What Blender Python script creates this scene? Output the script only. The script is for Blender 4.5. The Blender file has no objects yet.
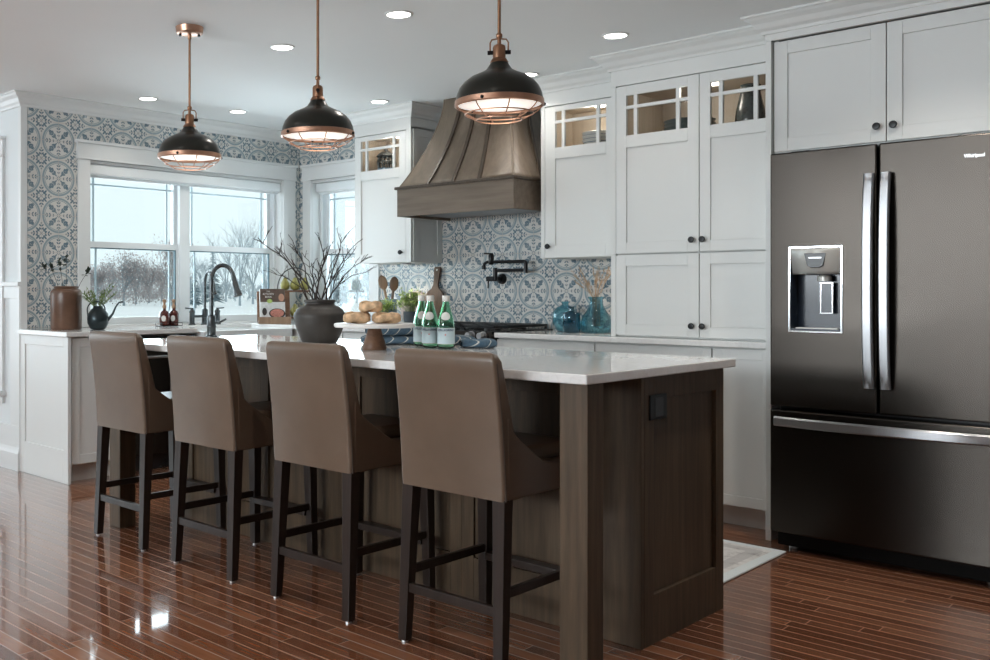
import bpy, bmesh, math, random
from mathutils import Vector, Matrix
C = bpy.context.scene.collection
SC = bpy.context.scene
PI = math.pi
# ------------------------------------------------------------------ camera
cd = bpy.data.cameras.new('camera'); cam = bpy.data.objects.new('camera', cd); C.objects.link(cam)
cam.location = (0, 0, 1.1596)
cam.rotation_euler = (PI/2, 0, 0.80688)
cd.sensor_fit = 'HORIZONTAL'; cd.sensor_width = 36.0
cd.lens = 36.0 * 969.7 / 990
cd.shift_x = (495 - 329.3) / 990
cd.shift_y = -(330 - 291.5) / 990
cd.clip_start = 0.05; cd.clip_end = 1000
SC.camera = cam
# ------------------------------------------------------------------ world: overcast winter sky
w = bpy.data.worlds.new('overcast_sky'); SC.world = w; w.use_nodes = True
wn = w.node_tree.nodes; bg = wn['Background']
tc = wn.new('ShaderNodeTexCoord'); sp = wn.new('ShaderNodeSeparateXYZ'); rp = wn.new('ShaderNodeValToRGB')
w.node_tree.links.new(tc.outputs['Generated'], sp.inputs[0]); w.node_tree.links.new(sp.outputs['Z'], rp.inputs[0])
w.node_tree.links.new(rp.outputs[0], bg.inputs[0])
rp.color_ramp.elements[0].position = 0.0; rp.color_ramp.elements[0].color = (.66, .77, .80, 1)
rp.color_ramp.elements[1].position = 0.6; rp.color_ramp.elements[1].color = (.74, .80, .80, 1)
bg.inputs['Strength'].default_value = 1.12
# ------------------------------------------------------------------ daylight through the windows, added rear fill, ceiling lamps
def area(name, loc, rot, sx, sy, power, col):
    l = bpy.data.lights.new(name, 'AREA'); l.shape = 'RECTANGLE'; l.size = sx; l.size_y = sy; l.energy = power; l.color = col
    o = bpy.data.objects.new(name, l); C.objects.link(o); o.location = loc; o.rotation_euler = rot
    return o
COOL = (.80, .93, 1.0); WARM = (1.0, .86, .70)
area('daylight_dining', (-9.30, 0.2, 1.35), (0, -PI/2 - .35, 0), 1.9, 4.6, 75, COOL)
area('fill_rear', (-3.2, -3.80, 1.75), (PI/2 + .85, 0, 0), 3.4, 1.1, 300, (.88, .95, 1.0))  # unseen fill added behind the viewer, tilted up to brighten the ceiling
area('daylight_sink_window', (-6.10, 4.27, 1.48), (0, -PI/2, 0), 1.0, 1.6, 34, COOL)
area('daylight_side_window', (-5.43, 5.52, 1.48), (-PI/2, 0, 0), 0.6, 1.0, 10, COOL)
area('daylight_left_window', (-6.9, 3.02, 1.3), (-PI/2, 0, 0), 1.2, 1.4, 22, COOL)
DOWN = 28; NEAR = 9; PEND = .4
SC.view_settings.view_transform = 'Standard'; SC.view_settings.look = 'None'
SC.view_settings.exposure = 0.3; SC.view_settings.gamma = 1.0
SC.view_settings.use_curve_mapping = False
SC.cycles.use_denoising = True
SC.cycles.max_bounces = 10; SC.cycles.diffuse_bounces = 5; SC.cycles.transparent_max_bounces = 16
SC.cycles.sample_clamp_indirect = 6; SC.cycles.caustics_reflective = False; SC.cycles.caustics_refractive = False
# ------------------------------------------------------------------ node expression helper
class NX:
    def __init__(s, t, sock): s.t = t; s.s = sock
    def _op(s, op, *o):
        n = s.t.nodes.new('ShaderNodeMath'); n.operation = op
        for i, v in enumerate((s,) + o):
            if isinstance(v, NX): s.t.links.new(v.s, n.inputs[i])
            else: n.inputs[i].default_value = v
        return NX(s.t, n.outputs[0])
    def __add__(s, o): return s._op('ADD', o)
    def __sub__(s, o): return s._op('SUBTRACT', o)
    def __rsub__(s, o): return (s * -1) + o
    def __mul__(s, o): return s._op('MULTIPLY', o)
    __radd__ = __add__; __rmul__ = __mul__
    def __truediv__(s, o): return s._op('DIVIDE', o)
    def abs(s): return s._op('ABSOLUTE')
    def frac(s): return s._op('FRACT')
    def floor(s): return s._op('FLOOR')
    def sqrt(s): return s._op('SQRT')
    def sin(s): return s._op('SINE')
    def mx(s, o): return s._op('MAXIMUM', o)
    def mn(s, o): return s._op('MINIMUM', o)
    def lt(s, o): return s._op('LESS_THAN', o)
    def gt(s, o): return s._op('GREATER_THAN', o)
def newmat(name):
    m = bpy.data.materials.new(name); m.use_nodes = True
    return m, m.node_tree, m.node_tree.nodes['Principled BSDF']
def link(t, a, b): t.links.new(a.s if isinstance(a, NX) else a, b)
def coords(t, kind='Object'):
    n = t.nodes.new('ShaderNodeTexCoord'); return n.outputs[kind]
def world_pos(t):
    n = t.nodes.new('ShaderNodeNewGeometry'); s = t.nodes.new('ShaderNodeSeparateXYZ'); t.links.new(n.outputs['Position'], s.inputs[0])
    return [NX(t, s.outputs[i]) for i in range(3)]
def noise(t, vec, scale, detail=3, rough=.5, stretch=None):
    n = t.nodes.new('ShaderNodeTexNoise'); n.inputs['Scale'].default_value = scale; n.inputs['Detail'].default_value = detail; n.inputs['Roughness'].default_value = rough
    if stretch:
        mp = t.nodes.new('ShaderNodeMapping'); mp.inputs['Scale'].default_value = stretch; t.links.new(vec, mp.inputs[0]); vec = mp.outputs[0]
    t.links.new(vec, n.inputs['Vector']); return NX(t, n.outputs['Fac'])
def white(t, a, b=None):
    n = t.nodes.new('ShaderNodeTexWhiteNoise'); n.noise_dimensions = '2D'
    c = t.nodes.new('ShaderNodeCombineXYZ'); link(t, a, c.inputs[0])
    if b is not None: link(t, b, c.inputs[1])
    t.links.new(c.outputs[0], n.inputs['Vector']); return NX(t, n.outputs['Value'])
def ramp(t, fac, *stops):
    n = t.nodes.new('ShaderNodeValToRGB'); link(t, fac, n.inputs[0]); e = n.color_ramp.elements
    while len(e) < len(stops): e.new(.5)
    for k, (p, c) in enumerate(stops): e[k].position = p; e[k].color = (*c, 1)
    return n.outputs[0]
def mix(t, fac, a, b):
    n = t.nodes.new('ShaderNodeMix'); n.data_type = 'RGBA'
    for v, i in ((fac, 0), (a, 6), (b, 7)):
        if isinstance(v, tuple): n.inputs[i].default_value = (*v, 1)
        elif isinstance(v, (int, float)): n.inputs[i].default_value = v
        else: link(t, v, n.inputs[i])
    return n.outputs[2]
def bump(t, b, h, strength=.2, dist=.01):
    n = t.nodes.new('ShaderNodeBump'); n.inputs['Strength'].default_value = strength; n.inputs['Distance'].default_value = dist
    link(t, h, n.inputs['Height']); t.links.new(n.outputs[0], b.inputs['Normal'])
def plain(name, col, rough=.5, metal=0, coat=0, var=.06, scale=8, **kw):
    """painted / moulded surface with a slight tonal mottle"""
    m, t, b = newmat(name)
    n = noise(t, coords(t), scale, 3)
    a = tuple(max(0, c*(1-var)) for c in col); d = tuple(min(1, c*(1+var)) for c in col)
    t.links.new(ramp(t, n, (.3, a), (.7, d)), b.inputs['Base Color'])
    b.inputs['Roughness'].default_value = rough; b.inputs['Metallic'].default_value = metal; b.inputs['Coat Weight'].default_value = coat
    for k, v in kw.items(): b.inputs[k.replace('_', ' ')].default_value = v
    return m
def emit(name, col, strength):
    m, t, b = newmat(name); b.inputs['Base Color'].default_value = (*col, 1)
    b.inputs['Emission Color'].default_value = (*col, 1); b.inputs['Emission Strength'].default_value = strength
    return m
def wood(name, dark, mid, light, rough=.4, axis='Z', scale=1.0, coat=0, metal=0):
    m, t, b = newmat(name); v = coords(t)
    st = {'Z': (14, 14, .8), 'X': (.8, 14, 14), 'Y': (14, .8, 14)}[axis]
    g = noise(t, v, 3*scale, 6, .62, st); g2 = noise(t, v, 1.3*scale, 2, .5, tuple(x*.25 if x > 1 else x for x in st))
    f = g*.65 + g2*.35
    t.links.new(ramp(t, f, (.3, dark), (.5, mid), (.72, light)), b.inputs['Base Color'])
    b.inputs['Roughness'].default_value = rough; b.inputs['Coat Weight'].default_value = coat; b.inputs['Metallic'].default_value = metal; b.inputs['Specular IOR Level'].default_value = .35
    bump(t, b, g, .08, .004)
    return m
def thin_glass(name, tint, refl=.06, rough=0.0):
    m = bpy.data.materials.new(name); m.use_nodes = True; t = m.node_tree
    t.nodes.remove(t.nodes['Principled BSDF']); out = t.nodes['Material Output']
    tr = t.nodes.new('ShaderNodeBsdfTransparent'); tr.inputs[0].default_value = (*tint, 1)
    gl = t.nodes.new('ShaderNodeBsdfGlossy'); gl.inputs['Roughness'].default_value = rough
    fr = t.nodes.new('ShaderNodeFresnel'); fr.inputs[0].default_value = 1.3
    mx = t.nodes.new('ShaderNodeMixShader'); t.links.new(fr.outputs[0], mx.inputs[0]); t.links.new(tr.outputs[0], mx.inputs[1]); t.links.new(gl.outputs[0], mx.inputs[2])
    t.links.new(mx.outputs[0], out.inputs[0]); return m
def glass(name, col, rough=.02, ior=1.45):
    m, t, b = newmat(name); b.inputs['Base Color'].default_value = (*col, 1); b.inputs['Transmission Weight'].default_value = 1
    b.inputs['Roughness'].default_value = rough; b.inputs['IOR'].default_value = ior; return m
# ------------------------------------------------------------------ special materials
def floor_mat():
    m, t, b = newmat('hardwood_strips'); x, y, z = world_pos(t)
    r = y/.057; row = r.floor(); off = white(t, row)*7.3
    px = (x + off)/.95; pid = px.floor(); tone = white(t, row, pid)
    cx = t.nodes.new('ShaderNodeCombineXYZ'); link(t, x + tone*20, cx.inputs[0]); link(t, y, cx.inputs[1]); link(t, tone*9, cx.inputs[2])
    g = noise(t, cx.outputs[0], 2.6, 6, .62, (1.6, 26, 1))
    f = tone*.38 + g*.5 + .085
    col = ramp(t, f, (.22, (.080, .025, .011)), (.5, (.168, .062, .029)), (.8, (.28, .120, .061)))
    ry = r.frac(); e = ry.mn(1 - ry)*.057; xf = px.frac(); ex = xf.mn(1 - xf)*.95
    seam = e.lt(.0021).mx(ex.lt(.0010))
    t.links.new(mix(t, seam*.75, col, (.50, .40, .34)), b.inputs['Base Color'])  # pale seam colour paints the light caught by the board bevels
    b.inputs['Roughness'].default_value = .17; b.inputs['Coat Weight'].default_value = .85; b.inputs['Coat Roughness'].default_value = .05; b.inputs['Specular IOR Level'].default_value = .12
    h = (e/.004).mn(1)
    wav = noise(t, cx.outputs[0], 1.1, 2, .5, (1, 5, 1))
    bump(t, b, h + wav*.25 + (tone*.15), .35, .0016)
    return m
def tile_mat(name, axis, u0, z0, s=.2463):
    m, t, b = newmat(name); x, y, z = world_pos(t); u = x if axis == 'x' else y
    U = (u - (u0 - s/2))/s; V = (z - (z0 - s/2))/s
    ax = (U.frac() - .5).abs(); ay = (V.frac() - .5).abs()
    r = (ax*ax + ay*ay).sqrt(); a = ax.mx(ay); bb = ax.mn(ay)
    d1 = (ax + ay)*.7071; d2 = (ax - ay).abs()*.7071
    def blob(p, q, cp, cq, rad):
        dp = p - cp; dq = q - cq; return (dp*dp + dq*dq).sqrt().lt(rad)
    ring = (r - .452).abs().lt(.027); ring2 = (r - .402).abs().lt(.010)
    def leafm(p_, q_, c1, c2, deg, L, W):
        c_, s_ = math.cos(math.radians(deg)), math.sin(math.radians(deg)); x_ = p_ - c1; y_ = q_ - c2
        e_ = (x_*c_ + y_*s_)/(L*1.12); f_ = (y_*c_ - x_*s_)/(W*1.5); return (e_*e_ + f_*f_).lt(1)
    motif = d2.lt(.010)*d1.gt(.07)*d1.lt(.38)
    for args in ((.18, .030, 35, .050, .017), (.275, .040, 30, .050, .016), (.335, .022, 0, .040, .016), (.368, 0, 0, .024, .016), (.11, .0, 0, .03, .013)): motif = motif.mx(leafm(d1, d2, *args))
    motif = motif.mx(bb.lt(.0055)*a.gt(.04)*a.lt(.375))
    for args in ((.255, .030, 48, .034, .012), (.335, .030, 48, .032, .012), (.372, 0, 0, .018, .013), (.15, .018, 45, .024, .009)): motif = motif.mx(leafm(a, bb, *args))
    motif = motif.mx((r - .045).abs().lt(.009))
    cx = .5 - ax; cy = .5 - ay; ca = cx.mx(cy); cb = cx.mn(cy); e1 = (cx + cy)*.7071; e2 = (cx - cy).abs()*.7071
    mot2 = cb.lt(.0060)*ca.lt(.28)
    for args in ((.13, .034, 48, .038, .014), (.215, .034, 48, .036, .014), (.275, 0, 0, .022, .016)): mot2 = mot2.mx(leafm(ca, cb, *args))
    mot2 = mot2.mx(e2.lt(.007)*e1.lt(.17)).mx(leafm(e1, e2, .165, 0, 0, .045, .017)).mx(leafm(e1, e2, .115, .028, 40, .028, .011))
    out = r.gt(.478); ins = r.lt(.39)
    mt = (motif*ins).mx(mot2*out)
    wear = noise(t, coords(t), 26, 4, .6)
    base = ramp(t, noise(t, coords(t), 5, 3), (.3, (.56, .545, .51)), (.7, (.63, .62, .59)))
    c1 = mix(t, ring.mx(ring2)*.8, base, (.17, .25, .29)); c2 = mix(t, mt*(wear*.5 + .62).mn(1), c1, (.075, .14, .185))
    gu = (U*2).frac(); gv = (V*2).frac(); g = gu.mn(1 - gu).mn(gv.mn(1 - gv)); gr = g.lt(.011)
    t.links.new(mix(t, gr, c2, (.47, .43, .39)), b.inputs['Base Color'])
    b.inputs['Roughness'].default_value = .16
    bump(t, b, (g/.03).mn(1) + wear*.08, .25, .002)
    return m
def quartz_mat():
    m, t, b = newmat('white_quartz'); v = coords(t)
    n = noise(t, v, 2.2, 5, .6); w_ = noise(t, v, 60, 2)
    vein = ((n - .5).abs()).lt(.006)
    base = ramp(t, w_, (.35, (.72, .715, .705)), (.65, (.76, .755, .745)))
    t.links.new(mix(t, vein*.12, base, (.50, .48, .46)), b.inputs['Base Color']); b.inputs['Roughness'].default_value = .06
    return m
def leather_mat():
    m, t, b = newmat('brown_leather'); v = coords(t)
    n = noise(t, v, 4, 4, .55); f = noise(t, v, 260, 2)
    t.links.new(ramp(t, n, (.3, (.100, .066, .044)), (.7, (.134, .090, .062))), b.inputs['Base Color'])
    b.inputs['Roughness'].default_value = .33; b.inputs['Specular IOR Level'].default_value = .45; bump(t, b, f*.4 + n, .12, .003); return m
def brushed(name, col, rough, axis='X'):
    m, t, b = newmat(name); v = coords(t)
    st = {'X': (1, 90, 90), 'Z': (90, 90, 1)}[axis]
    g = noise(t, v, 6, 3, .6, st)
    t.links.new(ramp(t, g, (.3, tuple(c*.95 for c in col)), (.7, tuple(min(1, c*1.05) for c in col))), b.inputs['Base Color'])
    b.inputs['Metallic'].default_value = 1; b.inputs['Roughness'].default_value = rough; b.inputs['Anisotropic'].default_value = .75; b.inputs['Anisotropic Rotation'].default_value = .25
    bump(t, b, g, .02, .0006); return m
def rug_mat():
    m, t, b = newmat('faded_rug'); x, y, z = world_pos(t)
    dx = (-1.70 - x); dy = (y - 3.66).mn(4.437 - y); e = dx.mn(dy)
    n = noise(t, coords(t), 34, 4, .7); n2 = noise(t, coords(t), 9, 3, .6)
    fld = ramp(t, n*.6 + n2*.4, (.34, (.34, .32, .31)), (.46, (.58, .56, .54)), (.62, (.68, .66, .64)))
    band = (e - .10).abs().lt(.028); brd = e.lt(.045)
    c = mix(t, band*.55*n, fld, (.15, .14, .15)); c = mix(t, brd, c, (.62, .66, .66))
    t.links.new(c, b.inputs['Base Color']); b.inputs['Roughness'].default_value = .95
    bump(t, b, n, .3, .003); return m
def stripe_mat():
    m, t, b = newmat('navy_stripe_cloth'); v = coords(t)
    s = t.nodes.new('ShaderNodeSeparateXYZ'); t.links.new(v, s.inputs[0]); X = NX(t, s.outputs[0]); Y = NX(t, s.outputs[1]); Zc = NX(t, s.outputs[2])
    k = ((X + Y*.8 - Zc*.9)/.058).frac(); st = (k - .5).abs().lt(.05)
    n = noise(t, v, 120, 2)
    base = ramp(t, n, (.3, (.045, .085, .125)), (.7, (.075, .125, .17)))
    t.links.new(mix(t, st, base, (.50, .50, .46)), b.inputs['Base Color']); b.inputs['Roughness'].default_value = .95; bump(t, b, n, .3, .002); return m
def ribbed(name, a, c, rough, freq=150):
    m, t, b = newmat(name); v = coords(t); s = t.nodes.new('ShaderNodeSeparateXYZ'); t.links.new(v, s.inputs[0]); z = NX(t, s.outputs[2])
    n = noise(t, v, 9, 4, .6); h = (z*freq + n*2).sin()
    t.links.new(ramp(t, n, (.3, a), (.7, c)), b.inputs['Base Color']); b.inputs['Roughness'].default_value = rough; bump(t, b, h, .15, .003); return m
M = {}
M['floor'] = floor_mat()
M['ceiling'] = plain('matt_ceiling_paint', (.85, .875, .88), .85, var=.01, scale=1.5)
M['wall'] = plain('pale_wall_paint', (.65, .68, .685), .7, var=.015, scale=2)
M['white'] = plain('white_cabinet_paint', (.64, .645, .63), .38, var=.012, scale=2)
M['trim'] = plain('white_trim_paint', (.66, .67, .665), .42, var=.012, scale=3)
M['kick'] = plain('toe_kick_paint', (.62, .61, .59), .5)
M['maple'] = wood('maple_cabinet_interior', (.40, .34, .27), (.47, .40, .32), (.53, .46, .38), .5)
M['quartz'] = quartz_mat()
M['tile_y'] = tile_mat('patterned_tile_window_wall', 'y', 3.159, 2.157)
M['tile_x'] = tile_mat('patterned_tile_back_wall', 'x', -4.126, 1.163)
M['islandwood'] = wood('stained_walnut', (.032, .019, .010), (.070, .044, .024), (.120, .079, .046), .5, 'Z')
M['islandwood_x'] = wood('stained_walnut_horizontal', (.032, .019, .010), (.070, .044, .024), (.120, .079, .046), .5, 'X')
M['hoodwood'] = wood('greige_hood_wood', (.105, .076, .052), (.165, .124, .090), (.225, .176, .135), .42, 'X', .7)
M['hoodwood_z'] = wood('greige_hood_wood_upright', (.115, .085, .060), (.180, .138, .102), (.250, .200, .156), .40, 'Z', .5)
M['hoodtrim'] = wood('dark_hood_strap_wood', (.045, .031, .021), (.075, .054, .038), (.105, .078, .058), .36, 'Z')
M['leather'] = leather_mat()
M['piping'] = plain('dark_leather_seam', (.06, .04, .03), .5)
M['espresso'] = wood('espresso_wood', (.013, .008, .006), (.021, .013, .010), (.033, .021, .016), .32, 'Z')
M['glide'] = plain('nickel_glide', (.5, .5, .5), .3, 1)
M['blacksteel'] = brushed('black_stainless', (.047, .041, .036), .27, 'X')
M['steel'] = brushed('stainless', (.34, .34, .35), .34, 'Z')
M['chrome'] = plain('chrome', (.75, .75, .76), .12, 1, var=.02)
M['black'] = plain('black_metal', (.012, .012, .013), .35, .5)
M['blackplastic'] = plain('black_plastic', (.012, .012, .013), .3)
M['matteblack'] = plain('matt_black_plastic', (.006, .006, .006), .7, Specular_IOR_Level=.15)
M['rangeblack'] = plain('black_enamel', (.015, .015, .016), .18)
M['copper'] = plain('brushed_copper', (.50, .285, .195), .34, 1, var=.1, scale=20)
M['agedcopper'] = plain('aged_copper', (.33, .18, .11), .38, 1, var=.15, scale=20)
M['dome'] = plain('dark_bronze_enamel', (.017, .017, .013), .28, .3)
M['lampwhite'] = emit('lamp_diffuser', (1.0, .95, .91), .42)
M['downlens'] = emit('downlight_lens', (1.0, .96, .90), 6.0)
M['puck'] = emit('puck_lens', (1.0, .92, .80), 6.0)
M['glass'] = thin_glass('window_glass', (.96, .98, .985))
M['gasket'] = plain('teal_window_gasket', (.05, .12, .15), .5)
M['thicket'] = plain('hazy_frosted_brush', (.46, .51, .54), .95, var=.18, scale=.15)  # distance haze put into the pale brush colour
M['cabglass'] = thin_glass('cabinet_glass', (.97, .97, .96))
M['winframe'] = plain('vinyl_window_white', (.72, .75, .76), .4, var=.01)
M['muntin'] = plain('muntin_bar_grey', (.42, .53, .58), .4, var=.02)
M['shade'] = plain('white_roller_fabric', (.68, .71, .72), .7, var=.03, scale=60)
M['faucet'] = plain('gunmetal', (.085, .095, .10), .26, .9)
M['vase'] = ribbed('charcoal_stoneware', (.024, .020, .017), (.040, .034, .029), .55)
M['crock'] = ribbed('brown_stoneware', (.085, .042, .024), (.135, .068, .040), .35, 40)
M['twig'] = plain('dark_twig', (.030, .021, .017), .8)
M['leafdark'] = plain('dark_leaf', (.020, .035, .020), .6, var=.3)
M['leaf'] = plain('fresh_leaf', (.33, .44, .12), .5, var=.35, scale=30)
M['fern'] = plain('fern_leaf', (.13, .19, .055), .55, var=.35, scale=30)
M['can'] = plain('dark_green_metal', (.025, .036, .040), .28, .6)
M['amber'] = plain('amber_glass', (.085, .014, .008), .08, var=.2, Transmission_Weight=.25)
M['label'] = plain('paper_label', (.66, .66, .62), .7)
M['cork'] = plain('cork', (.33, .20, .12), .8, var=.2, scale=60)
M['book'] = plain('book_paper', (.72, .72, .70), .7)
M['coverbrown'] = plain('printed_wood_brown', (.085, .055, .042), .35, var=.25, scale=40)
M['coverwhite'] = plain('printed_white_cloth', (.55, .56, .56), .4, var=.12, scale=50)
M['food'] = plain('printed_food_red', (.42, .17, .13), .4, var=.5, scale=160)
M['pan'] = plain('printed_black_pan', (.02, .018, .018), .35)
M['hand'] = plain('printed_skin', (.40, .22, .15), .4)
M['standwood'] = wood('acacia_wood', (.075, .034, .018), (.135, .066, .036), (.20, .11, .062), .45, 'X')
M['boardwood'] = wood('walnut_board', (.060, .034, .020), (.105, .062, .038), (.16, .10, .065), .5, 'Z')
M['paleboard'] = plain('whitewashed_board', (.52, .43, .39), .6, var=.1, scale=20)
M['rawwood'] = wood('light_spoon_wood', (.16, .10, .06), (.24, .155, .10), (.31, .21, .14), .6, 'Z')
M['marble'] = plain('white_marble', (.68, .66, .64), .22, var=.05, scale=6)
M['bread'] = plain('crusty_bread', (.55, .37, .22), .85, var=.36, scale=46)
M['breadflour'] = plain('bread_crumb_edge', (.62, .44, .28), .85, var=.2, scale=30)
M['pear'] = plain('pear_skin', (.25, .23, .055), .45, var=.25, scale=14)
M['stem'] = plain('brown_stem', (.05, .03, .015), .8)
M['pot'] = plain('slate_pot', (.030, .042, .052), .5, var=.2)
M['potbase'] = plain('tan_pot_base', (.42, .33, .26), .6)
M['crockblue'] = plain('blue_grey_crock', (.13, .20, .25), .4, var=.15)
M['bluevase'] = glass('teal_blue_glass', (.40, .68, .76), .03)
M['tealglass'] = glass('deep_teal_glass', (.16, .42, .52), .03)
M['greenglass'] = glass('green_bottle_glass', (.50, .83, .64), .02)
M['cap'] = plain('white_bottle_cap', (.68, .66, .62), .4)
M['plabel'] = plain('pale_blue_label', (.52, .64, .68), .55, var=.03)
M['navyink'] = plain('navy_ink', (.03, .05, .10), .6)
M['redink'] = plain('red_ink', (.62, .12, .08), .6)
M['cloth'] = stripe_mat()
M['pampas'] = plain('dried_grass', (.42, .29, .18), .9, var=.3, scale=30)
M['bowlwhite'] = plain('white_bowl_glaze', (.66, .66, .63), .25, var=.03)
M['bowlblue'] = plain('blue_bowl_band', (.05, .11, .17), .25)
M['plate'] = plain('grey_blue_plate_glaze', (.10, .135, .14), .3, var=.15)
M['darkvase'] = plain('speckled_dark_glaze', (.035, .045, .045), .25, var=.5, scale=60)
M['lantern'] = plain('patinated_metal', (.045, .05, .05), .4, .7, var=.4, scale=40)
M['slatblue'] = plain('blue_glaze', (.09, .17, .25), .35)
M['rug'] = rug_mat()
M['logo'] = plain('silver_badge', (.75, .75, .75), .3, .8)
M['dispgrey'] = plain('dispenser_grey', (.46, .45, .42), .25, .15)
M['dispblue'] = plain('dispenser_dark_blue', (.012, .018, .03), .2)
M['sink'] = plain('white_fireclay', (.72, .74, .74), .15, var=.01)
M['snow'] = plain('snow', (.80, .84, .86), .9, var=.04, scale=.3)
M['frost'] = plain('hazy_frosted_branches', (.36, .42, .46), .9, var=.2, scale=.4)  # frost plus distance haze, both put into these pale tree colours
M['rust'] = plain('hazy_rusty_frosted_leaves', (.46, .41, .405), .9, var=.22, scale=.5)
M['pine'] = plain('hazy_frosted_pine', (.27, .36, .40), .9, var=.25, scale=.6)
# ------------------------------------------------------------------ mesh builder
def root_loc(p):
    v = Vector((0, 0, 0))
    while p is not None: v += p.location; p = p.parent
    return v
class MB:
    def __init__(s): s.bm = bmesh.new()
    def box(s, x0, x1, y0, y1, z0, z1):
        g = bmesh.ops.create_cube(s.bm, size=1)['verts']
        for v in g: v.co = Vector((x0 + (v.co.x + .5)*(x1 - x0), y0 + (v.co.y + .5)*(y1 - y0), z0 + (v.co.z + .5)*(z1 - z0)))
        return s
    def obox(s, c, size, rot=(0, 0, 0)):
        from mathutils import Euler
        R = Euler(rot).to_matrix(); g = bmesh.ops.create_cube(s.bm, size=1)['verts']
        for v in g: v.co = R @ Vector((v.co.x*size[0], v.co.y*size[1], v.co.z*size[2])) + Vector(c)
        return s
    def taper(s, a, b, sa, sb):
        """square bar from a to b, half sizes sa, sb (x,y)"""
        a = Vector(a); b = Vector(b); vs = []
        for p, h in ((a, sa), (b, sb)):
            for dx, dy in ((-1, -1), (1, -1), (1, 1), (-1, 1)): vs.append(s.bm.verts.new(p + Vector((dx*h[0], dy*h[1], 0))))
        for i in range(4): s.bm.faces.new((vs[i], vs[(i+1) % 4], vs[4+(i+1) % 4], vs[4+i]))
        s.bm.faces.new(vs[3::-1]); s.bm.faces.new(vs[4:]); return s
    def tube(s, pts, r, n=8, cap=True):
        pts = [Vector(p) for p in pts]; rs = r if isinstance(r, (list, tuple)) else [r]*len(pts)
        rings = []; up = None
        for i, p in enumerate(pts):
            d = (pts[min(i+1, len(pts)-1)] - pts[max(i-1, 0)]).normalized()
            if up is None:
                up = Vector((0, 0, 1)) if abs(d.z) < .9 else Vector((1, 0, 0))
            a = d.cross(up)
            if a.length < 1e-5: a = d.cross(Vector((0, 1, 0)))
            a.normalize(); b = a.cross(d).normalized(); up = b
            rings.append([s.bm.verts.new(p + (a*math.cos(2*PI*k/n) + b*math.sin(2*PI*k/n))*rs[i]) for k in range(n)])
        for i in range(len(rings)-1):
            for k in range(n): s.bm.faces.new((rings[i][k], rings[i][(k+1) % n], rings[i+1][(k+1) % n], rings[i+1][k]))
        if cap and n > 2:
            s.bm.faces.new(rings[0][::-1]); s.bm.faces.new(rings[-1])
        return s
    def torus(s, c, R, r, axis='z', n=40, m=8):
        c = Vector(c); rings = []
        for i in range(n):
            t = 2*PI*i/n; row = []
            for k in range(m):
                q = 2*PI*k/m; rr = R + r*math.cos(q); h = r*math.sin(q)
                p = (rr*math.cos(t), rr*math.sin(t), h)
                if axis == 'y': p = (p[0], p[2], p[1])
                if axis == 'x': p = (p[2], p[0], p[1])
                row.append(s.bm.verts.new(c + Vector(p)))
            rings.append(row)
        for i in range(n):
            for k in range(m): s.bm.faces.new((rings[i][k], rings[(i+1) % n][k], rings[(i+1) % n][(k+1) % m], rings[i][(k+1) % m]))
        return s
    def lathe(s, prof, c=(0, 0, 0), n=32, axis='z', sx=1, sy=1):
        c = Vector(c); rings = []
        for r, z in prof:
            if r < 1e-6:
                p = (0, 0, z); row = [p]
            else: row = [(r*math.cos(2*PI*k/n)*sx, r*math.sin(2*PI*k/n)*sy, z) for k in range(n)]
            out = []
            for p in row:
                if axis == 'y': p = (p[0], p[2], -p[1])
                if axis == '-y': p = (p[0], -p[2], p[1])
                if axis == 'x': p = (p[2], p[1], -p[0])
                out.append(s.bm.verts.new(c + Vector(p)))
            rings.append(out)
        for a, b in zip(rings, rings[1:]):
            if len(a) == 1 and len(b) == 1: continue
            for k in range(n):
                k2 = (k+1) % n
                if len(a) == 1: s.bm.faces.new((a[0], b[k2], b[k]))
                elif len(b) == 1: s.bm.faces.new((a[k], a[k2], b[0]))
                else: s.bm.faces.new((a[k], a[k2], b[k2], b[k]))
        return s
    def prism(s, poly, axis, a0, a1):
        """extrude a 2D polygon along axis; poly in the two other axes, in order"""
        def P(u, v, a): return {'x': (a, u, v), 'y': (u, a, v), 'z': (u, v, a)}[axis]
        lo = [s.bm.verts.new(P(u, v, a0)) for u, v in poly]; hi = [s.bm.verts.new(P(u, v, a1)) for u, v in poly]
        n = len(poly)
        for k in range(n): s.bm.faces.new((lo[k], lo[(k+1) % n], hi[(k+1) % n], hi[k]))
        s.bm.faces.new(lo[::-1]); s.bm.faces.new(hi); return s
    def grid(s, fn, nu, nv, closed_u=False):
        vs = [[s.bm.verts.new(fn(i/(nu-(0 if closed_u else 1)), j/(nv-1))) for j in range(nv)] for i in range(nu)]
        for i in range(nu if closed_u else nu-1):
            for j in range(nv-1): s.bm.faces.new((vs[i][j], vs[(i+1) % nu][j], vs[(i+1) % nu][j+1], vs[i][j+1]))
        return s
    def ball(s, c, r, sc=(1, 1, 1), sub=2):
        g = bmesh.ops.create_icosphere(s.bm, subdivisions=sub, radius=r)['verts']
        for v in g: v.co = Vector((v.co.x*sc[0], v.co.y*sc[1], v.co.z*sc[2])) + Vector(c)
        return s
    def leaf(s, p, d, L, wd, up=(0, 0, 1)):
        p = Vector(p); d = Vector(d).normalized(); a = d.cross(Vector(up))
        if a.length < 1e-4: a = Vector((1, 0, 0))
        a.normalize(); nrm = a.cross(d)
        q = [p, p + d*L*.45 + a*wd/2 + nrm*L*.06, p + d*L, p + d*L*.45 - a*wd/2 + nrm*L*.06]
        s.bm.faces.new([s.bm.verts.new(x) for x in q]); return s
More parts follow.
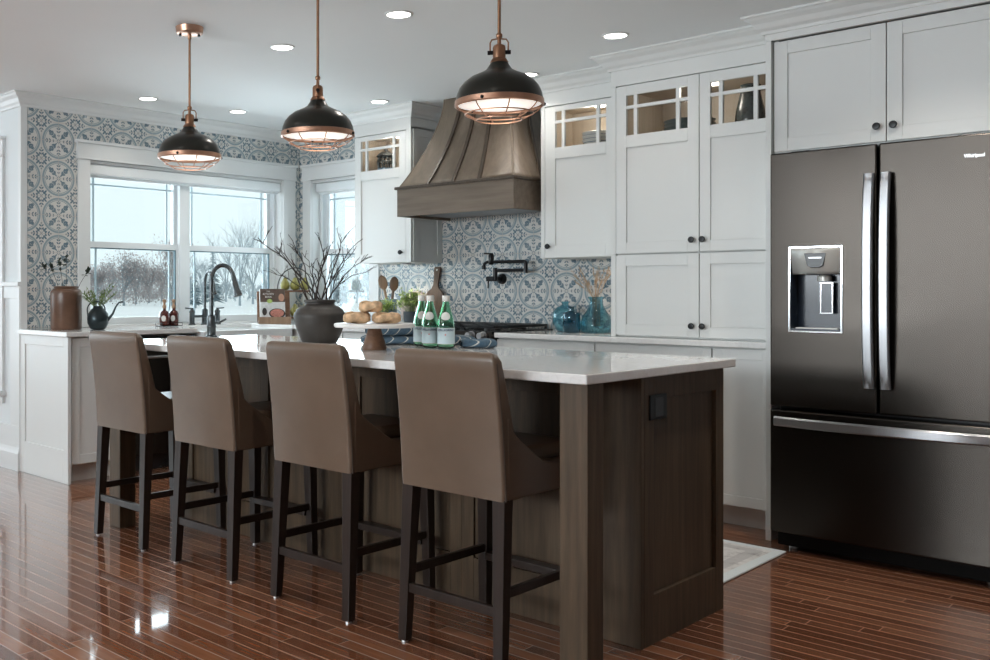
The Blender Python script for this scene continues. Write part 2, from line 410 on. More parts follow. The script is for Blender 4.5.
    def build(s, name, mat, parent=None, W=False, bevel=0, smooth=None, sub=0, solid=0, seg=2):
        me = bpy.data.meshes.new(name)
        if W and parent is not None:
            off = root_loc(parent)
            for v in s.bm.verts: v.co -= off
        bmesh.ops.recalc_face_normals(s.bm, faces=s.bm.faces)
        s.bm.to_mesh(me); s.bm.free(); me.materials.append(M[mat] if isinstance(mat, str) else mat)
        o = bpy.data.objects.new(name, me); C.objects.link(o)
        if parent is not None: o.parent = parent
        if smooth is not None:
            for p in me.polygons: p.use_smooth = True
            if smooth < 179 and not sub:
                me.set_sharp_from_angle(angle=math.radians(smooth))
        if solid:
            md = o.modifiers.new('solid', 'SOLIDIFY'); md.thickness = solid; md.offset = 0
        if bevel:
            md = o.modifiers.new('bevel', 'BEVEL'); md.width = bevel; md.segments = seg; md.limit_method = 'ANGLE'; md.angle_limit = math.radians(40); md.harden_normals = False
        if sub:
            md = o.modifiers.new('sub', 'SUBSURF'); md.levels = sub; md.render_levels = sub
        return o
def thing(name, label, cat, loc=(0, 0, 0), rz=0, group=None):
    o = bpy.data.objects.new(name, None); C.objects.link(o); o.empty_display_size = .05
    o.location = loc; o.rotation_euler = (0, 0, rz); o['label'] = label; o['category'] = cat
    if group: o['group'] = group
    return o
def tag(o, label, cat, group=None, kind=None):
    o['label'] = label; o['category'] = cat
    if group: o['group'] = group
    if kind: o['kind'] = kind
    return o
def struct(o, label=None, cat=None):
    o['kind'] = 'structure'
    if label: o['label'] = label
    if cat: o['category'] = cat
    return o
def dup(root, loc, rz=None, label=None, group=None):
    r = root.copy(); C.objects.link(r); r.location = loc
    if rz is not None: r.rotation_euler = (0, 0, rz)
    if label: r['label'] = label
    if group: r['group'] = group
    for ch in list(root.children):
        c = ch.copy(); C.objects.link(c); c.parent = r
        for g in list(ch.children):
            d = g.copy(); C.objects.link(d); d.parent = c
    return r
def text_mesh(s, size, fn=None, ext=.0006, bold=0):
    cu = bpy.data.curves.new('t', 'FONT'); cu.body = s; cu.size = size; cu.align_x = 'CENTER'; cu.align_y = 'CENTER'; cu.extrude = ext; cu.offset = bold; cu.resolution_u = 3
    ob = bpy.data.objects.new('t', cu); C.objects.link(ob)
    dg = bpy.context.evaluated_depsgraph_get(); me = bpy.data.meshes.new_from_object(ob.evaluated_get(dg))
    bpy.data.objects.remove(ob); bpy.data.curves.remove(cu)
    mb = MB(); mb.bm.from_mesh(me); bpy.data.meshes.remove(me)
    if fn:
        for v in mb.bm.verts: v.co = Vector(fn(v.co.x, v.co.y, v.co.z))
    return mb
def FY(yf): return lambda u, v, d: (u, yf + d, v)          # front faces the camera side (-Y)
def FX(xf): return lambda u, v, d: (xf - d, u, v)          # front faces +X
def pbox(mb, F, u0, u1, v0, v1, d0, d1):
    a = F(u0, v0, d0); b = F(u1, v1, d1)
    mb.box(min(a[0], b[0]), max(a[0], b[0]), min(a[1], b[1]), max(a[1], b[1]), min(a[2], b[2]), max(a[2], b[2]))
def shaker(mb, F, u0, u1, v0, v1, rail=.06, th=.02, rec=.008, topr=None, botr=None, hole=None):
    """frame-and-panel front; hole=(va,vb): open lights between those heights, rails around, else closed panel"""
    topr = topr or rail; botr = botr or rail
    pbox(mb, F, u0, u0+rail, v0, v1, 0, th); pbox(mb, F, u1-rail, u1, v0, v1, 0, th)
    pbox(mb, F, u0+rail, u1-rail, v0, v0+botr, 0, th); pbox(mb, F, u0+rail, u1-rail, v1-topr, v1, 0, th)
    if hole:
        va, vb, pt = hole
        pbox(mb, F, u0+rail, u1-rail, pt, va, 0, th); pbox(mb, F, u0+rail, u1-rail, v0+botr, pt, rec, th)
    else: pbox(mb, F, u0+rail, u1-rail, v0+botr, v1-topr, rec, th)
KN = [(0, 0), (.006, 0), (.006, .012), (.0145, .018), (.0165, .024), (.014, .030), (0, .032)]
def knob(parent, F, u, v):
    p = F(u, v, 0); mb = MB(); ax = '-y' if F(0, 0, 1)[1] != F(0, 0, 0)[1] else 'x'
    return mb.lathe(KN, p, 16, ax).build('knob', 'black', parent, True, smooth=50)
random.seed(7)
# ================================================================== SETTING
XW, YB, CEIL, YE = -5.906, 5.326, 2.44, 2.895
XL, YR, XR = -9.5, -4.0, 3.0
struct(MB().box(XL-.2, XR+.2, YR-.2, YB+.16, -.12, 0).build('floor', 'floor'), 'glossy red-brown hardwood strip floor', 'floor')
struct(MB().box(XL-.2, XR+.2, YR-.2, YB+.16, CEIL, CEIL+.12).build('ceiling', 'ceiling'), 'flat white ceiling with recessed lights', 'ceiling')
def wall_with_holes(mb, fixed, a0, a1, t0, t1, holes, top=CEIL):
    """boxes around openings; fixed='x' means the wall lies in a plane of constant x"""
    def put(u0, u1, z0, z1):
        if u1 - u0 < 1e-4 or z1 - z0 < 1e-4: return
        if fixed == 'x': mb.box(t0, t1, u0, u1, z0, z1)
        else: mb.box(u0, u1, t0, t1, z0, z1)
    cur = a0
    for (h0, h1, z0, z1) in sorted(holes):
        put(cur, h0, 0, top); put(h0, h1, 0, z0); put(h0, h1, z1, top); cur = h1
    put(cur, a1, 0, top)
W1 = (3.385, 5.135, .89, 2.055)      # opening in the window wall
W2 = (-5.765, -5.10, .915, 2.055)     # opening in the back wall
W3 = (-7.55, -6.235, .55, 2.06)       # opening in the wall left of the outer corner
mb = MB(); wall_with_holes(mb, 'x', YE+.16, YB+.16, XW-.16, XW, [W1])
wl = struct(mb.build('wall_left', 'wall'), 'wall around the big sink window clad in patterned tile', 'wall')
mb = MB(); wall_with_holes(mb, 'y', XW-.16, XR, YB, YB+.16, [W2])
wb = struct(mb.build('wall_back', 'wall'), 'back wall behind range and cabinets clad in patterned tile', 'wall')
mb = MB(); wall_with_holes(mb, 'y', XL-.2, XW, YE, YE+.16, [W3])
struct(mb.build('wall_corner', 'wall'), 'pale wall with wainscot left of the outer corner', 'wall')
WD = (-2.1, 2.5, .35, 2.3)
mb = MB(); wall_with_holes(mb, 'x', YR-.2, YE, XL-.16, XL, [WD]); struct(mb.build('wall_dining', 'wall'))
WR = (-4.9, -1.5, 1.15, 2.35)  # unseen opening, placed to suit the added rear fill
mb = MB(); wall_with_holes(mb, 'y', XL, XR, YR-.16, YR, [WR]); struct(mb.build('wall_rear', 'wall'))
struct(MB().box(XR, XR+.16, YR, YB, 0, CEIL).build('wall_right', 'wall'))
# ---- tile cladding
t = .007
mb = MB()
mb.box(XW, XW+t, 2.940, 3.30, .918, 2.40); mb.box(XW, XW+t, 3.30, 5.26, 2.10, 2.40); mb.box(XW, XW+t, 5.255, YB, .918, 2.40)
mb.build('tile_cladding', 'tile_y', wl)['label'] = 'blue-grey medallion tile'
mb = MB()
mb.box(XW+t, -5.84, YB-t, YB, .918, 2.40); mb.box(-5.84, -4.95, YB-t, YB, 2.10, 2.40)
mb.box(-5.01, -2.75, YB-t, YB, .918, 1.9); mb.box(-4.95, -4.35, YB-t, YB, 1.9, 2.40)
mb.build('tile_cladding', 'tile_x', wb)['label'] = 'blue medallion backsplash tile'
# corner trim of the tiled wall end
struct(MB().box(XW-.03, XW+.012, YE-.006, YE+.042, 0, 2.36).build('trim_1', 'trim', bevel=.003), 'white corner board at the end of the tiled wall', 'trim')
# ---- crown mouldings
CR = [(0, 0), (0, -.085), (.012, -.085), (.016, -.072), (.030, -.060), (.044, -.038), (.066, -.022), (.074, -.012), (.082, -.010), (.082, 0)]
def sweep(path, prof=CR, z=CEIL):
    """mitred moulding along a 2D path (room side on the right-hand normal)"""
    mb = MB(); P = [Vector(q) for q in path]; rows = []
    for i, q in enumerate(P):
        ns = []
        for a_, b_ in ((i-1, i), (i, i+1)):
            if a_ >= 0 and b_ < len(P):
                d = (P[b_] - P[a_]).normalized(); ns.append(Vector((d.y, -d.x)))
        n = ns[0] if len(ns) == 1 else (ns[0] + ns[1]) / (1 + ns[0].dot(ns[1]))
        rows.append([mb.bm.verts.new((q.x + n.x*d, q.y + n.y*d, z + h)) for d, h in prof])
    m = len(prof)
    for r0, r1 in zip(rows, rows[1:]):
        for k in range(m): mb.bm.faces.new((r0[k], r0[(k+1) % m], r1[(k+1) % m], r1[k]))
    mb.bm.faces.new(rows[0][::-1]); mb.bm.faces.new(rows[-1]); return mb
struct(sweep([(XL, YE), (XW+t, YE), (XW+t, YB-t), (-4.945, YB-t)]).build('trim_2', 'trim'), 'white crown moulding around the tiled window corner', 'crown moulding')
# ---- wainscot on the wall left of the corner
mb = MB(); y0 = YE-.012
mb.box(XL, XW+.012, y0-.014, YE, 1.195, 1.222); mb.box(XL, XW+.006, y0, YE, 1.115, 1.195)
mb.box(XL, XW+.006, y0, YE, .148, .29); mb.box(-6.03, XW+.006, y0, YE, .29, 1.115)
for x in (-7.9, -9.0): mb.box(x, x+.1, y0, YE, .29, 1.115)
struct(mb.build('trim_5', 'trim', bevel=.002), 'white wainscot panel left of the cabinet', 'wainscot')
mb = MB(); mb.prism([(YE, 0), (YE-.022, 0), (YE-.022, .11), (YE-.016, .13), (YE-.012, .15), (YE, .15)], 'x', XL, XW+.006)
struct(mb.build('baseboard_left', 'trim'), 'white baseboard under the wainscot', 'baseboard')
# ---- windows
def hung_unit(win, F, u0, u1, z0, z1, d0, zm):
    """double-hung unit between u0..u1; d is depth behind the room surface"""
    fr = MB(); f = .028
    pbox(fr, F, u0, u0+f, z0, z1, d0-.01, d0+.07); pbox(fr, F, u1-f, u1, z0, z1, d0-.01, d0+.07)
    pbox(fr, F, u0+f, u1-f, z1-f, z1, d0-.01, d0+.07); pbox(fr, F, u0+f, u1-f, z0, z0+f, d0-.01, d0+.07)
    fo = fr.build('window_frame', 'winframe', win, True, bevel=.002)
    for nm, a, b, dd in (('upper_sash', zm-.012, z1-f, .035), ('lower_sash', z0+f, zm+.03, .0)):
        sm = MB(); r = .034; uu0, uu1 = u0+f, u1-f; br = .042 if nm == 'upper_sash' else .05
        if nm == 'lower_sash': br = .045
        pbox(sm, F, uu0, uu0+r, a, b, d0+dd, d0+dd+.034); pbox(sm, F, uu1-r, uu1, a, b, d0+dd, d0+dd+.034)
        pbox(sm, F, uu0+r, uu1-r, b-(.03 if nm == 'upper_sash' else .042), b, d0+dd, d0+dd+.034); pbox(sm, F, uu0+r, uu1-r, a, a+br, d0+dd, d0+dd+.034)
        so = sm.build(nm, 'winframe', win, True, bevel=.002)
        g = MB(); pbox(g, F, uu0+r, uu1-r, a+br, b-.03, d0+dd+.015, d0+dd+.019); g.build('glass_pane', 'glass', so, True)
        if nm == 'lower_sash':
            ga = MB(); pbox(ga, F, uu1-r-.010, uu1-r, a+br, b-.042, d0+dd+.004, d0+dd+.02); pbox(ga, F, uu0+r, uu1-r-.010, b-.050, b-.042, d0+dd+.004, d0+dd+.02)
            ga.build('gasket', 'gasket', so, True)
        mu = MB(); w_ = .012
        for c in (uu0+r+.052, uu1-r-.052): pbox(mu, F, c-w_/2, c+w_/2, a+br, b-.03, d0+dd+.012, d0+dd+.022)
        if nm == 'upper_sash': pbox(mu, F, uu0+r, uu1-r, b-.105, b-.105+w_, d0+dd+.0125, d0+dd+.0215)
        mu.build('muntin_bars', 'muntin', so, True)
def casing(win, F, u0, u1, z1, l, r_, head0, head1, z0=.918):
    mb = MB(); pbox(mb, F, l, u0+.004, z0, head0, -.021, 0); mb.build('casing', 'trim', win, True, bevel=.002)
    mb = MB(); pbox(mb, F, u1-.004, r_, z0, head0, -.021, 0); mb.build('casing', 'trim', win, True, bevel=.002)
    mb = MB(); pbox(mb, F, l-.008, r_+.006, head0, head1-.02, -.024, 0); pbox(mb, F, l-.020, r_+.014, head1-.02, head1, -.036, 0)
    pbox(mb, F, l-.012, r_+.008, head0, head0+.012, -.030, 0); mb.build('head_casing', 'trim', win, True, bevel=.002)
FW = FX(XW); FB = FY(YB)
win1 = thing('window_1', 'wide double window of two sash units above the sink', 'window', (XW, 4.26, .92)); win1['kind'] = 'structure'
casing(win1, FW, W1[0], W1[1], W1[3], 3.298, 5.258, 2.055, 2.185)
hung_unit(win1, FW, 3.385, 4.225, .905, 2.035, .085, 1.478); hung_unit(win1, FW, 4.225, 5.135, .905, 2.035, .085, 1.478)
mb = MB(); pbox(mb, FW, 4.180, 4.270, .934, 2.0, .062, .09); mb.build('mullion', 'winframe', win1, True, bevel=.003)
mb = MB()
pbox(mb, FW, 3.385, 3.392, .92, 2.05, 0, .16); pbox(mb, FW, 5.128, 5.135, .92, 2.05, 0, .16); pbox(mb, FW, 3.385, 5.135, 2.035, 2.055, 0, .16); pbox(mb, FW, 3.385, 5.135, .89, .928, -.012, .16)
mb.build('jamb', 'trim', win1, True)
win2 = thing('window_2', 'narrow sash window in the corner left of the wall cabinet', 'window', (-5.43, YB, .92)); win2['kind'] = 'structure'
casing(win2, FB, W2[0], W2[1], W2[3], -5.852, -5.005, 2.055, 2.185)
hung_unit(win2, FB, -5.765, -5.10, .93, 2.035, .10, 1.472)
mb = MB()
pbox(mb, FB, -5.765, -5.758, .92, 2.05, 0, .16); pbox(mb, FB, -5.107, -5.10, .92, 2.05, 0, .16); pbox(mb, FB, -5.765, -5.10, 2.035, 2.055, 0, .16); pbox(mb, FB, -5.765, -5.10, .915, .934, -.012, .16)
mb.build('jamb', 'trim', win2, True)
win3 = thing('window_3', 'window at the left edge with only its white casing in view', 'window', (-6.9, YE, .55)); win3['kind'] = 'structure'
F3 = FY(YE)
casing(win3, F3, W3[0], W3[1], W3[3], -7.64, -6.128, 2.055, 2.185, z0=.50)
mb = MB(); pbox(mb, F3, -7.68, -6.108, .47, .50, -.05, .0); pbox(mb, F3, -7.64, -6.128, .42, .47, -.02, 0); mb.build('window_sill', 'trim', win3, True, bevel=.003)
hung_unit(win3, F3, -7.55, -6.235, .56, 2.05, .06, 1.3)
win4 = thing('window_4', 'dining room window beyond the left edge of the view', 'window', (XL, .2, .35)); win4['kind'] = 'structure'
FD = lambda u, v, d: (XL - d, u, v)
for a, b in ((-2.1, -.57), (-.57, .97), (.97, 2.5)): hung_unit(win4, FD, a, b, .36, 2.29, .05, 1.3)
win5 = thing('window_5', 'unseen window added behind the viewer for the rear fill', 'window', (-3.2, YR, 1.15)); win5['kind'] = 'structure'
FRr = lambda u, v, d: (u, YR - d, v)
for a, b in ((-4.9, -3.2), (-3.2, -1.5)): hung_unit(win5, FRr, a, b, 1.16, 2.34, .05, 1.75)
# ---- roller shades
def roller(u0, u1, F, label, loc, zt, zb, d):
    r = thing('roller_shade', label, 'shade', loc, group=None)
    mb = MB(); pbox(mb, F, u0, u1, zt-.075, zt, d, d+.055); mb.build('cassette', 'winframe', r, True, bevel=.012, seg=4)
    mb = MB(); pbox(mb, F, u0+.012, u1-.012, zb, zt-.06, d+.036, d+.040); mb.build('fabric', 'shade', r, True)
    mb = MB(); pbox(mb, F, u0+.012, u1-.012, zb-.012, zb+.006, d+.030, d+.046); mb.build('hem_bar', 'winframe', r, True, bevel=.004)
roller(3.395, 5.125, FW, 'white roller shade rolled up at the top of the wide sink window', (XW, 4.26, 1.96), 2.034, 1.955, .004)
roller(-5.755, -5.11, FB, 'white roller shade rolled up at the top of the narrow corner window', (-5.43, YB, 1.96), 2.034, 1.955, .03)
# ---- outside: snow and a frosted tree line
mb = MB(); mb.box(-420, 120, 5.9, 420, -.55, -.40); struct(mb.build('ground', 'snow'), 'snow-covered ground outside the windows', 'ground')
mb = MB(); mb.box(-420, -6.4, -200, 5.9, -.55, -.41); struct(mb.build('ground_near', 'snow'), 'snow-covered ground beyond the left windows', 'ground')
def branch(mb, p, d, L, r, depth, rnd, tips):
    q = [p]; n = 3
    for i in range(n):
        d = (d + Vector((rnd.uniform(-.16, .16), rnd.uniform(-.16, .16), rnd.uniform(-.02, .14)))).normalized(); q.append(q[-1] + d*L/n)
    mb.tube(q, [r*(1-.5*i/n) for i in range(n+1)], 3, False)
    if depth == 0: tips.append(q[-1]); tips.append(q[2]); return
    for k in range(rnd.choice((3, 4)) if depth > 1 else 4):
        f = rnd.uniform(.35, 1); b = q[0].lerp(q[-1], f) if f < .99 else q[-1]
        az = rnd.uniform(0, 2*PI); s = rnd.uniform(.45, .95)
        nd = (d + Vector((math.cos(az)*s, math.sin(az)*s, rnd.uniform(0, .35)))).normalized()
        branch(mb, b, nd, L*rnd.uniform(.5, .72), r*.5, depth-1, rnd, tips)
def dir_at(u):
    a = (u - 329.3)/969.7; f = Vector((-math.sin(.80688), math.cos(.80688), 0)); r = Vector((math.cos(.80688), math.sin(.80688), 0)); return f + r*a
def tree(u, D, h, kind, label, seed, group='trees in the snow beyond the windows'):
    rnd = random.Random(seed); d = dir_at(u); p = d*D; z0 = -.4
    t = thing({'bare': 'bare_tree', 'rust': 'frosted_tree', 'pine': 'pine_tree'}[kind], label, 'tree', (p.x, p.y, z0), group=group)
    if kind == 'pine':
        mb = MB(); mb.tube([(0, 0, 0), (0, 0, h)], [.16, .03], 6); mb.build('trunk', 'frost', t)
        mb = MB()
        for k in range(220):
            z = h*(.1 + .9*rnd.random()**1.1); R = (1 - z/h)*h*.24 + .12; a = rnd.uniform(0, 2*PI)
            mb.leaf((0, 0, z), (math.cos(a), math.sin(a), -.25), R*rnd.uniform(.7, 1.1), R*.42)
        mb.build('foliage', 'pine', t); return
    mb = MB(); tips = []; top = Vector((0, 0, h*.22))
    mb.tube([(0, 0, 0), top], [.16, .11], 5)
    for k in range(6 if kind == 'bare' else 7):
        az = k*1.05 + rnd.uniform(-.3, .3); s = rnd.uniform(.12, .6)
        branch(mb, top*rnd.uniform(.75, 1), Vector((math.cos(az)*s, math.sin(az)*s, 1)).normalized(), h*rnd.uniform(.30, .42), .075, 3 if kind == 'bare' else 2, rnd, tips)
    mb.build('branches', 'frost', t)
    if kind == 'rust':
        mb = MB()
        for k in range(150):
            a = rnd.uniform(0, 2*PI); R = h*.24*rnd.random()**.5; tips.append(Vector((R*math.cos(a), R*math.sin(a), h*rnd.uniform(.06, .5))))
        for q in tips:
            for k in range(7):
                v = Vector((rnd.gauss(0, .32), rnd.gauss(0, .32), rnd.gauss(0, .32)))
                mb.leaf(q + v, (rnd.uniform(-1, 1), rnd.uniform(-1, 1), rnd.uniform(-1, .6)), .26, .15)
        mb.build('leaf_clusters', 'rust', t)
i = 0
LB = {'rust': ('frosted rusty-leaved tree outside the left sash of the wide sink window', 'rusty trees behind the sink window'),
      'bare': ('bare frosted tree in the snow outside the right sash of the wide sink window', 'bare trees behind the sink window'),
      'side': ('bare frosted tree in the snow outside the narrow corner window', 'bare trees behind the corner window')}
DD = (106, 119, 132, 145)
for u, h, k in [(84, 6.2, 'rust'), (98, 5.9, 'rust'), (111, 7.3, 'rust'), (124, 7.0, 'rust'), (136, 6.6, 'rust'), (149, 6.0, 'rust'), (162, 6.6, 'rust'), (172, 8.4, 'rust'),
                (190, 8.0, 'bare'), (203, 7.2, 'bare'), (226, 9.4, 'bare'), (240, 11.2, 'bare'), (253, 10.4, 'bare'), (266, 8.6, 'bare'), (279, 8.6, 'bare'),
                (334, 7.2, 'side'), (346, 7.8, 'side'), (357, 7.4, 'side'), (368, 7.4, 'side'), (379, 7.0, 'side')]:
    i += 1; tree(u, DD[i % 4], h, 'bare' if k == 'side' else k, LB[k][0], i*13, LB[k][1])
tree(213, 99, 6.6, 'pine', 'tall frosted pine tree outside the right sash behind the faucets', 5, None)
tree(195, 91, 4.0, 'pine', 'short frosted pine tree outside the right sash next to the window mullion', 6, None)
tree(341, 99, 5.4, 'pine', 'frosted pine tree outside the narrow corner window', 8, None)
rnd = random.Random(3); mb = MB()
for k in range(5200):
    u = rnd.uniform(40, 410); D = rnd.uniform(152, 172); hh = 2.6 + 1.0*math.sin(u*.11) + .8*math.sin(u*.31 + 1); q = dir_at(u)*D
    z = -.4 + hh*rnd.random()**.8
    mb.leaf((q.x, q.y, z), (rnd.uniform(-.5, .5), rnd.uniform(-.5, .5), rnd.uniform(.2, 1)), rnd.uniform(.5, 1.1), rnd.uniform(.15, .45))
tag(mb.build('frosted_thicket', 'thicket'), 'long hazy thicket of frosted brush along the far edge of the snow field', 'brush', kind='stuff')
# ================================================================== CABINETS
def crown_box(name, x0, x1, y, yb, frieze, left=True, right=True, num=6, lab=''):
    path = ([(x0, yb)] if left else []) + [(x0, y), (x1, y)] + ([(x1, yb)] if right else [])
    path = path
    mb = sweep(path)
    mb.box(x0, x1, y-.003, y+.02, frieze, CEIL-.07)
    for s, on, x in ((-1, left, x0), (1, right, x1)):
        if on: mb.box(min(x, x-s*.02), max(x, x-s*.02), y+.02, yb, frieze, CEIL-.07)
    struct(mb.build('trim_%d' % num, 'white'), lab, 'crown moulding')
def carcass(t, x0, x1, y, yb, z0, z1, shelf=None, mat='white'):
    mb = MB(); w_ = .018
    mb.box(x0, x0+w_, y, yb, z0, z1); mb.box(x1-w_, x1, y, yb, z0, z1); mb.box(x0+w_, x1-w_, y, yb, z0, z0+w_); mb.box(x0+w_, x1-w_, y, yb, z1-w_, z1); mb.box(x0+w_, x1-w_, yb-.01, yb, z0+w_, z1-w_)
    o = mb.build('cabinet_box', mat, t, True)
    if shelf:
        mb = MB(); mb.box(x0+.001, x1-.001, y-.0005, y+.011, 2.242 if y > 4.9 else 2.22, z1-.001); mb.build('top_rail', mat, t, True)
        mb = MB(); a0, a1 = x0+w_, x1-w_
        mb.box(a0, a1, y+.012, yb-.012, shelf-.018, shelf); mb.box(a0, a0+.004, y+.012, yb-.012, shelf, z1-w_); mb.box(a1-.004, a1, y+.012, yb-.012, shelf, z1-w_)
        mb.box(a0, a1, yb-.016, yb-.012, shelf, z1-w_); mb.box(a0, a1, y+.012, yb-.012, z1-w_-.004, z1-w_)
        s_ = mb.build('interior_lining', 'maple', t, True); s_['label'] = 'warm maple interior'
        lx = (x0+x1)/2; ly = y + (yb-y)*.5
        p = MB(); p.lathe([(0, z1-w_-.012), (.03, z1-w_-.012), (.034, z1-w_-.004)], (lx, ly, 0), 16); p.build('puck_light', 'puck', t, True)['label'] = 'lit cabinet puck light'
        l = bpy.data.lights.new('cabinet_glow', 'POINT'); l.energy = 1.3; l.color = (1, .94, .85); l.shadow_soft_size = .04
        lo = bpy.data.objects.new('cabinet_glow', l); C.objects.link(lo); lo.location = (lx, y+.055, z1-.085)
    return o
def door(t, F, u0, u1, v0, v1, kn, light=None, rail=.058, th=.02, name='door'):
    """kn=(u,v) knob; light=(z0,z1, panel_top) open lights with muntins and one pane"""
    mb = MB(); shaker(mb, F, u0, u1, v0, v1, rail, th, hole=(light[0], light[1], light[2]) if light else None, topr=(v1-light[1]) if light else None)
    if light:
        a, b = u0+rail, u1-rail; z0, z1 = light[0], light[1]; m = .021; c = .043
        for q in (a+c, b-c-m): pbox(mb, F, q, q+m, z0, z1, .001, th-.002)
        pbox(mb, F, a, b, z1-.072, z1-.072+.018, .0015, th-.0025)
    d = mb.build(name, 'white', t, True, bevel=.0015)
    if light:
        g = MB(); pbox(g, F, u0+rail-.004, u1-rail+.004, light[0]-.004, light[1]+.004, th-.006, th-.004); g.build('glass_pane', 'cabglass', d, True)
    if kn: knob(d, F, *kn)
    return d
G = .0025
# wall cabinet left of the hood
t = thing('wall_cabinet', 'white wall cabinet between the corner window and the hood, glass top holding a lantern', 'cabinet', (-4.67, 5.15, 1.36))
carcass(t, -4.945, -4.402, 5.01, YB-.008, 1.36, 2.29, 2.00)
mb = MB(); shaker(mb, lambda u, v, d: (-4.396 - d, u, v), 5.012, YB-.01, 1.37, 2.28, .05, .006, .004); mb.build('side_panel', 'white', t, True)
mb = MB(); mb.box(-4.447, -4.402, 4.99, 5.01, 1.36, 2.29); mb.build('filler_strip', 'white', t, True)
door(t, FY(4.99), -4.943, -4.449, 1.362, 2.266, (-4.484, 1.43), (2.02, 2.236, 1.952), rail=.062)
def under_light(x, y, z, lab):
    p = thing('under_cabinet_light', lab, 'light', (x, y, z))
    MB().lathe([(0, -.010), (.026, -.010), (.026, -.006)], (0, 0, 0), 16).build('lens', 'puck', p)
    MB().lathe([(.026, -.012), (.034, -.012), (.036, 0), (0, 0)], (0, 0, 0), 16).build('trim_ring', 'steel', p, smooth=40)
    l = bpy.data.lights.new('puck_glow', 'SPOT'); l.energy = 3.5; l.color = WARM; l.spot_size = 2.4; l.spot_blend = .8; l.shadow_soft_size = .03
    lo = bpy.data.objects.new('puck_glow', l); C.objects.link(lo); lo.location = (x, y, z-.02)
under_light(-4.56, 5.12, 1.36, 'small lit puck light under the wall cabinet left of the hood')
crown_box('c', -4.945, -4.402, 4.99, YB, 2.272, True, True, 6, 'stepped crown on the wall cabinet left of the hood')
# wall cabinet right of the hood
t = thing('wall_cabinet', 'white wall cabinet right of the hood, glass top holding striped bowls', 'cabinet', (-3.05, 5.15, 1.36))
carcass(t, -3.355, -2.759, 5.01, YB-.008, 1.36, 2.29, 2.00)
mb = MB(); mb.box(-3.355, -3.329, 4.99, 5.01, 1.36, 2.29); mb.build('filler_strip', 'white', t, True)
door(t, FY(4.99), -3.327, -2.845, 1.362, 2.266, (-3.297, 1.43), (2.02, 2.236, 1.952), rail=.072)
mb = MB(); mb.box(-2.843, -2.759, 4.99, 5.01, 1.36, 2.29); mb.build('filler_strip', 'white', t, True)
under_light(-2.86, 5.08, 1.36, 'small lit puck light under the wall cabinet above the blue vases')
crown_box('c', -3.355, -2.759, 4.99, YB, 2.272, True, False, 7, 'stepped crown on the wall cabinet right of the hood')
# tall cabinets standing on the counter
YT = 4.77
t = thing('upper_pantry_cabinet', 'tall white two-door cabinet with glass lights beside the refrigerator', 'cabinet', (-2.32, 5.05, 1.36))
carcass(t, -2.757, -1.862, YT+.02, YB-.008, 1.3605, 2.29, 1.985)
mb = MB(); mb.box(-2.757, -2.729, YT, YT+.02, 1.3605, 2.29); mb.build('filler_strip', 'white', t, True)
door(t, FY(YT), -2.727, -2.262, 1.364, 2.266, (-2.293, 1.424), (2.0, 2.214, 1.934), rail=.06)
door(t, FY(YT), -2.258, -1.868, 1.364, 2.266, (-2.236, 1.424), (2.0, 2.214, 1.934), rail=.055)
t = thing('lower_pantry_cabinet', 'white two-door cabinet standing on the counter under the tall glass-topped doors', 'cabinet', (-2.32, 5.05, .92))
carcass(t, -2.757, -1.862, YT+.02, YB-.008, .917, 1.3585)
mb = MB(); mb.box(-2.757, -2.729, YT, YT+.02, .917, 1.3585); mb.build('filler_strip', 'white', t, True)
door(t, FY(YT), -2.727, -2.262, .925, 1.354, (-2.293, .983), rail=.058)
door(t, FY(YT), -2.258, -1.868, .925, 1.354, (-2.236, .983), rail=.055)
crown_box('c', -2.757, -1.862, YT, YB, 2.272, True, False, 8, 'stepped crown on the tall cabinet beside the refrigerator')
# refrigerator surround
YF = 4.62
t = thing('refrigerator_side_panel', 'white full-height panel between tall cabinet and refrigerator', 'panel', (-1.845, 4.95, 0))
MB().box(-1.86, -1.834, YF-.02, YB-.008, 0, 2.425).build('panel', 'white', t, True, bevel=.0015)
t = thing('over_refrigerator_cabinet', 'white two-door cabinet above the refrigerator', 'cabinet', (-1.36, 4.95, 1.8))
carcass(t, -1.832, -.862, YF+.02, YB-.008, 1.80, 2.345)
door(t, FY(YF), -1.828, -1.358, 1.808, 2.318, (-1.389, 1.873), rail=.06)
door(t, FY(YF), -1.354, -.866, 1.808, 2.318, (-1.324, 1.873), rail=.06)
crown_box('c', -1.86, -.83, YF-.02, YB, 2.324, True, True, 9, 'stepped crown above the refrigerator cabinet')
t = thing('refrigerator_side_panel', 'white full-height panel right of the refrigerator', 'panel', (-.845, 4.95, 0))
MB().box(-.858, -.83, YF-.02, YB-.008, 0, 2.425).build('panel', 'white', t, True, bevel=.0015)
# ---- base cabinets on the back wall
YC = 4.71
def base_unit(x0, x1, lab, drawers=True, drawer_z=None):
    t = thing('base_cabinet', lab, 'cabinet', ((x0+x1)/2, 5.0, 0), group=None)
    MB().box(x0, x1, YC+.021, YB-.008, .105, .884).build('cabinet_box', 'white', t, True)
    MB().box(x0, x1, YC+.09, YC+.11, 0, .105).build('toe_kick', 'kick', t, True)
    F = FY(YC)
    if drawers:
        zs = [.112, .40, .69, .878]
        for a, b in zip(zs, zs[1:]):
            mb = MB(); shaker(mb, F, x0+G, x1-G, a+G, b-G, .05 if b-a > .2 else .045); d = mb.build('drawer', 'white', t, True, bevel=.0015)
            for k in ((x0+x1)/2,): knob(d, F, k, (a+b)/2 + .02)
    else: door(t, F, x0+G, x1-G, .112, .878, (x0+.05, .70), rail=.05)
    return t
base_unit(-3.478, -2.822, 'white base cabinet right of the range under the blue vases')
base_unit(-2.820, -2.168, 'white base cabinet in the middle of the run, hidden behind the island')
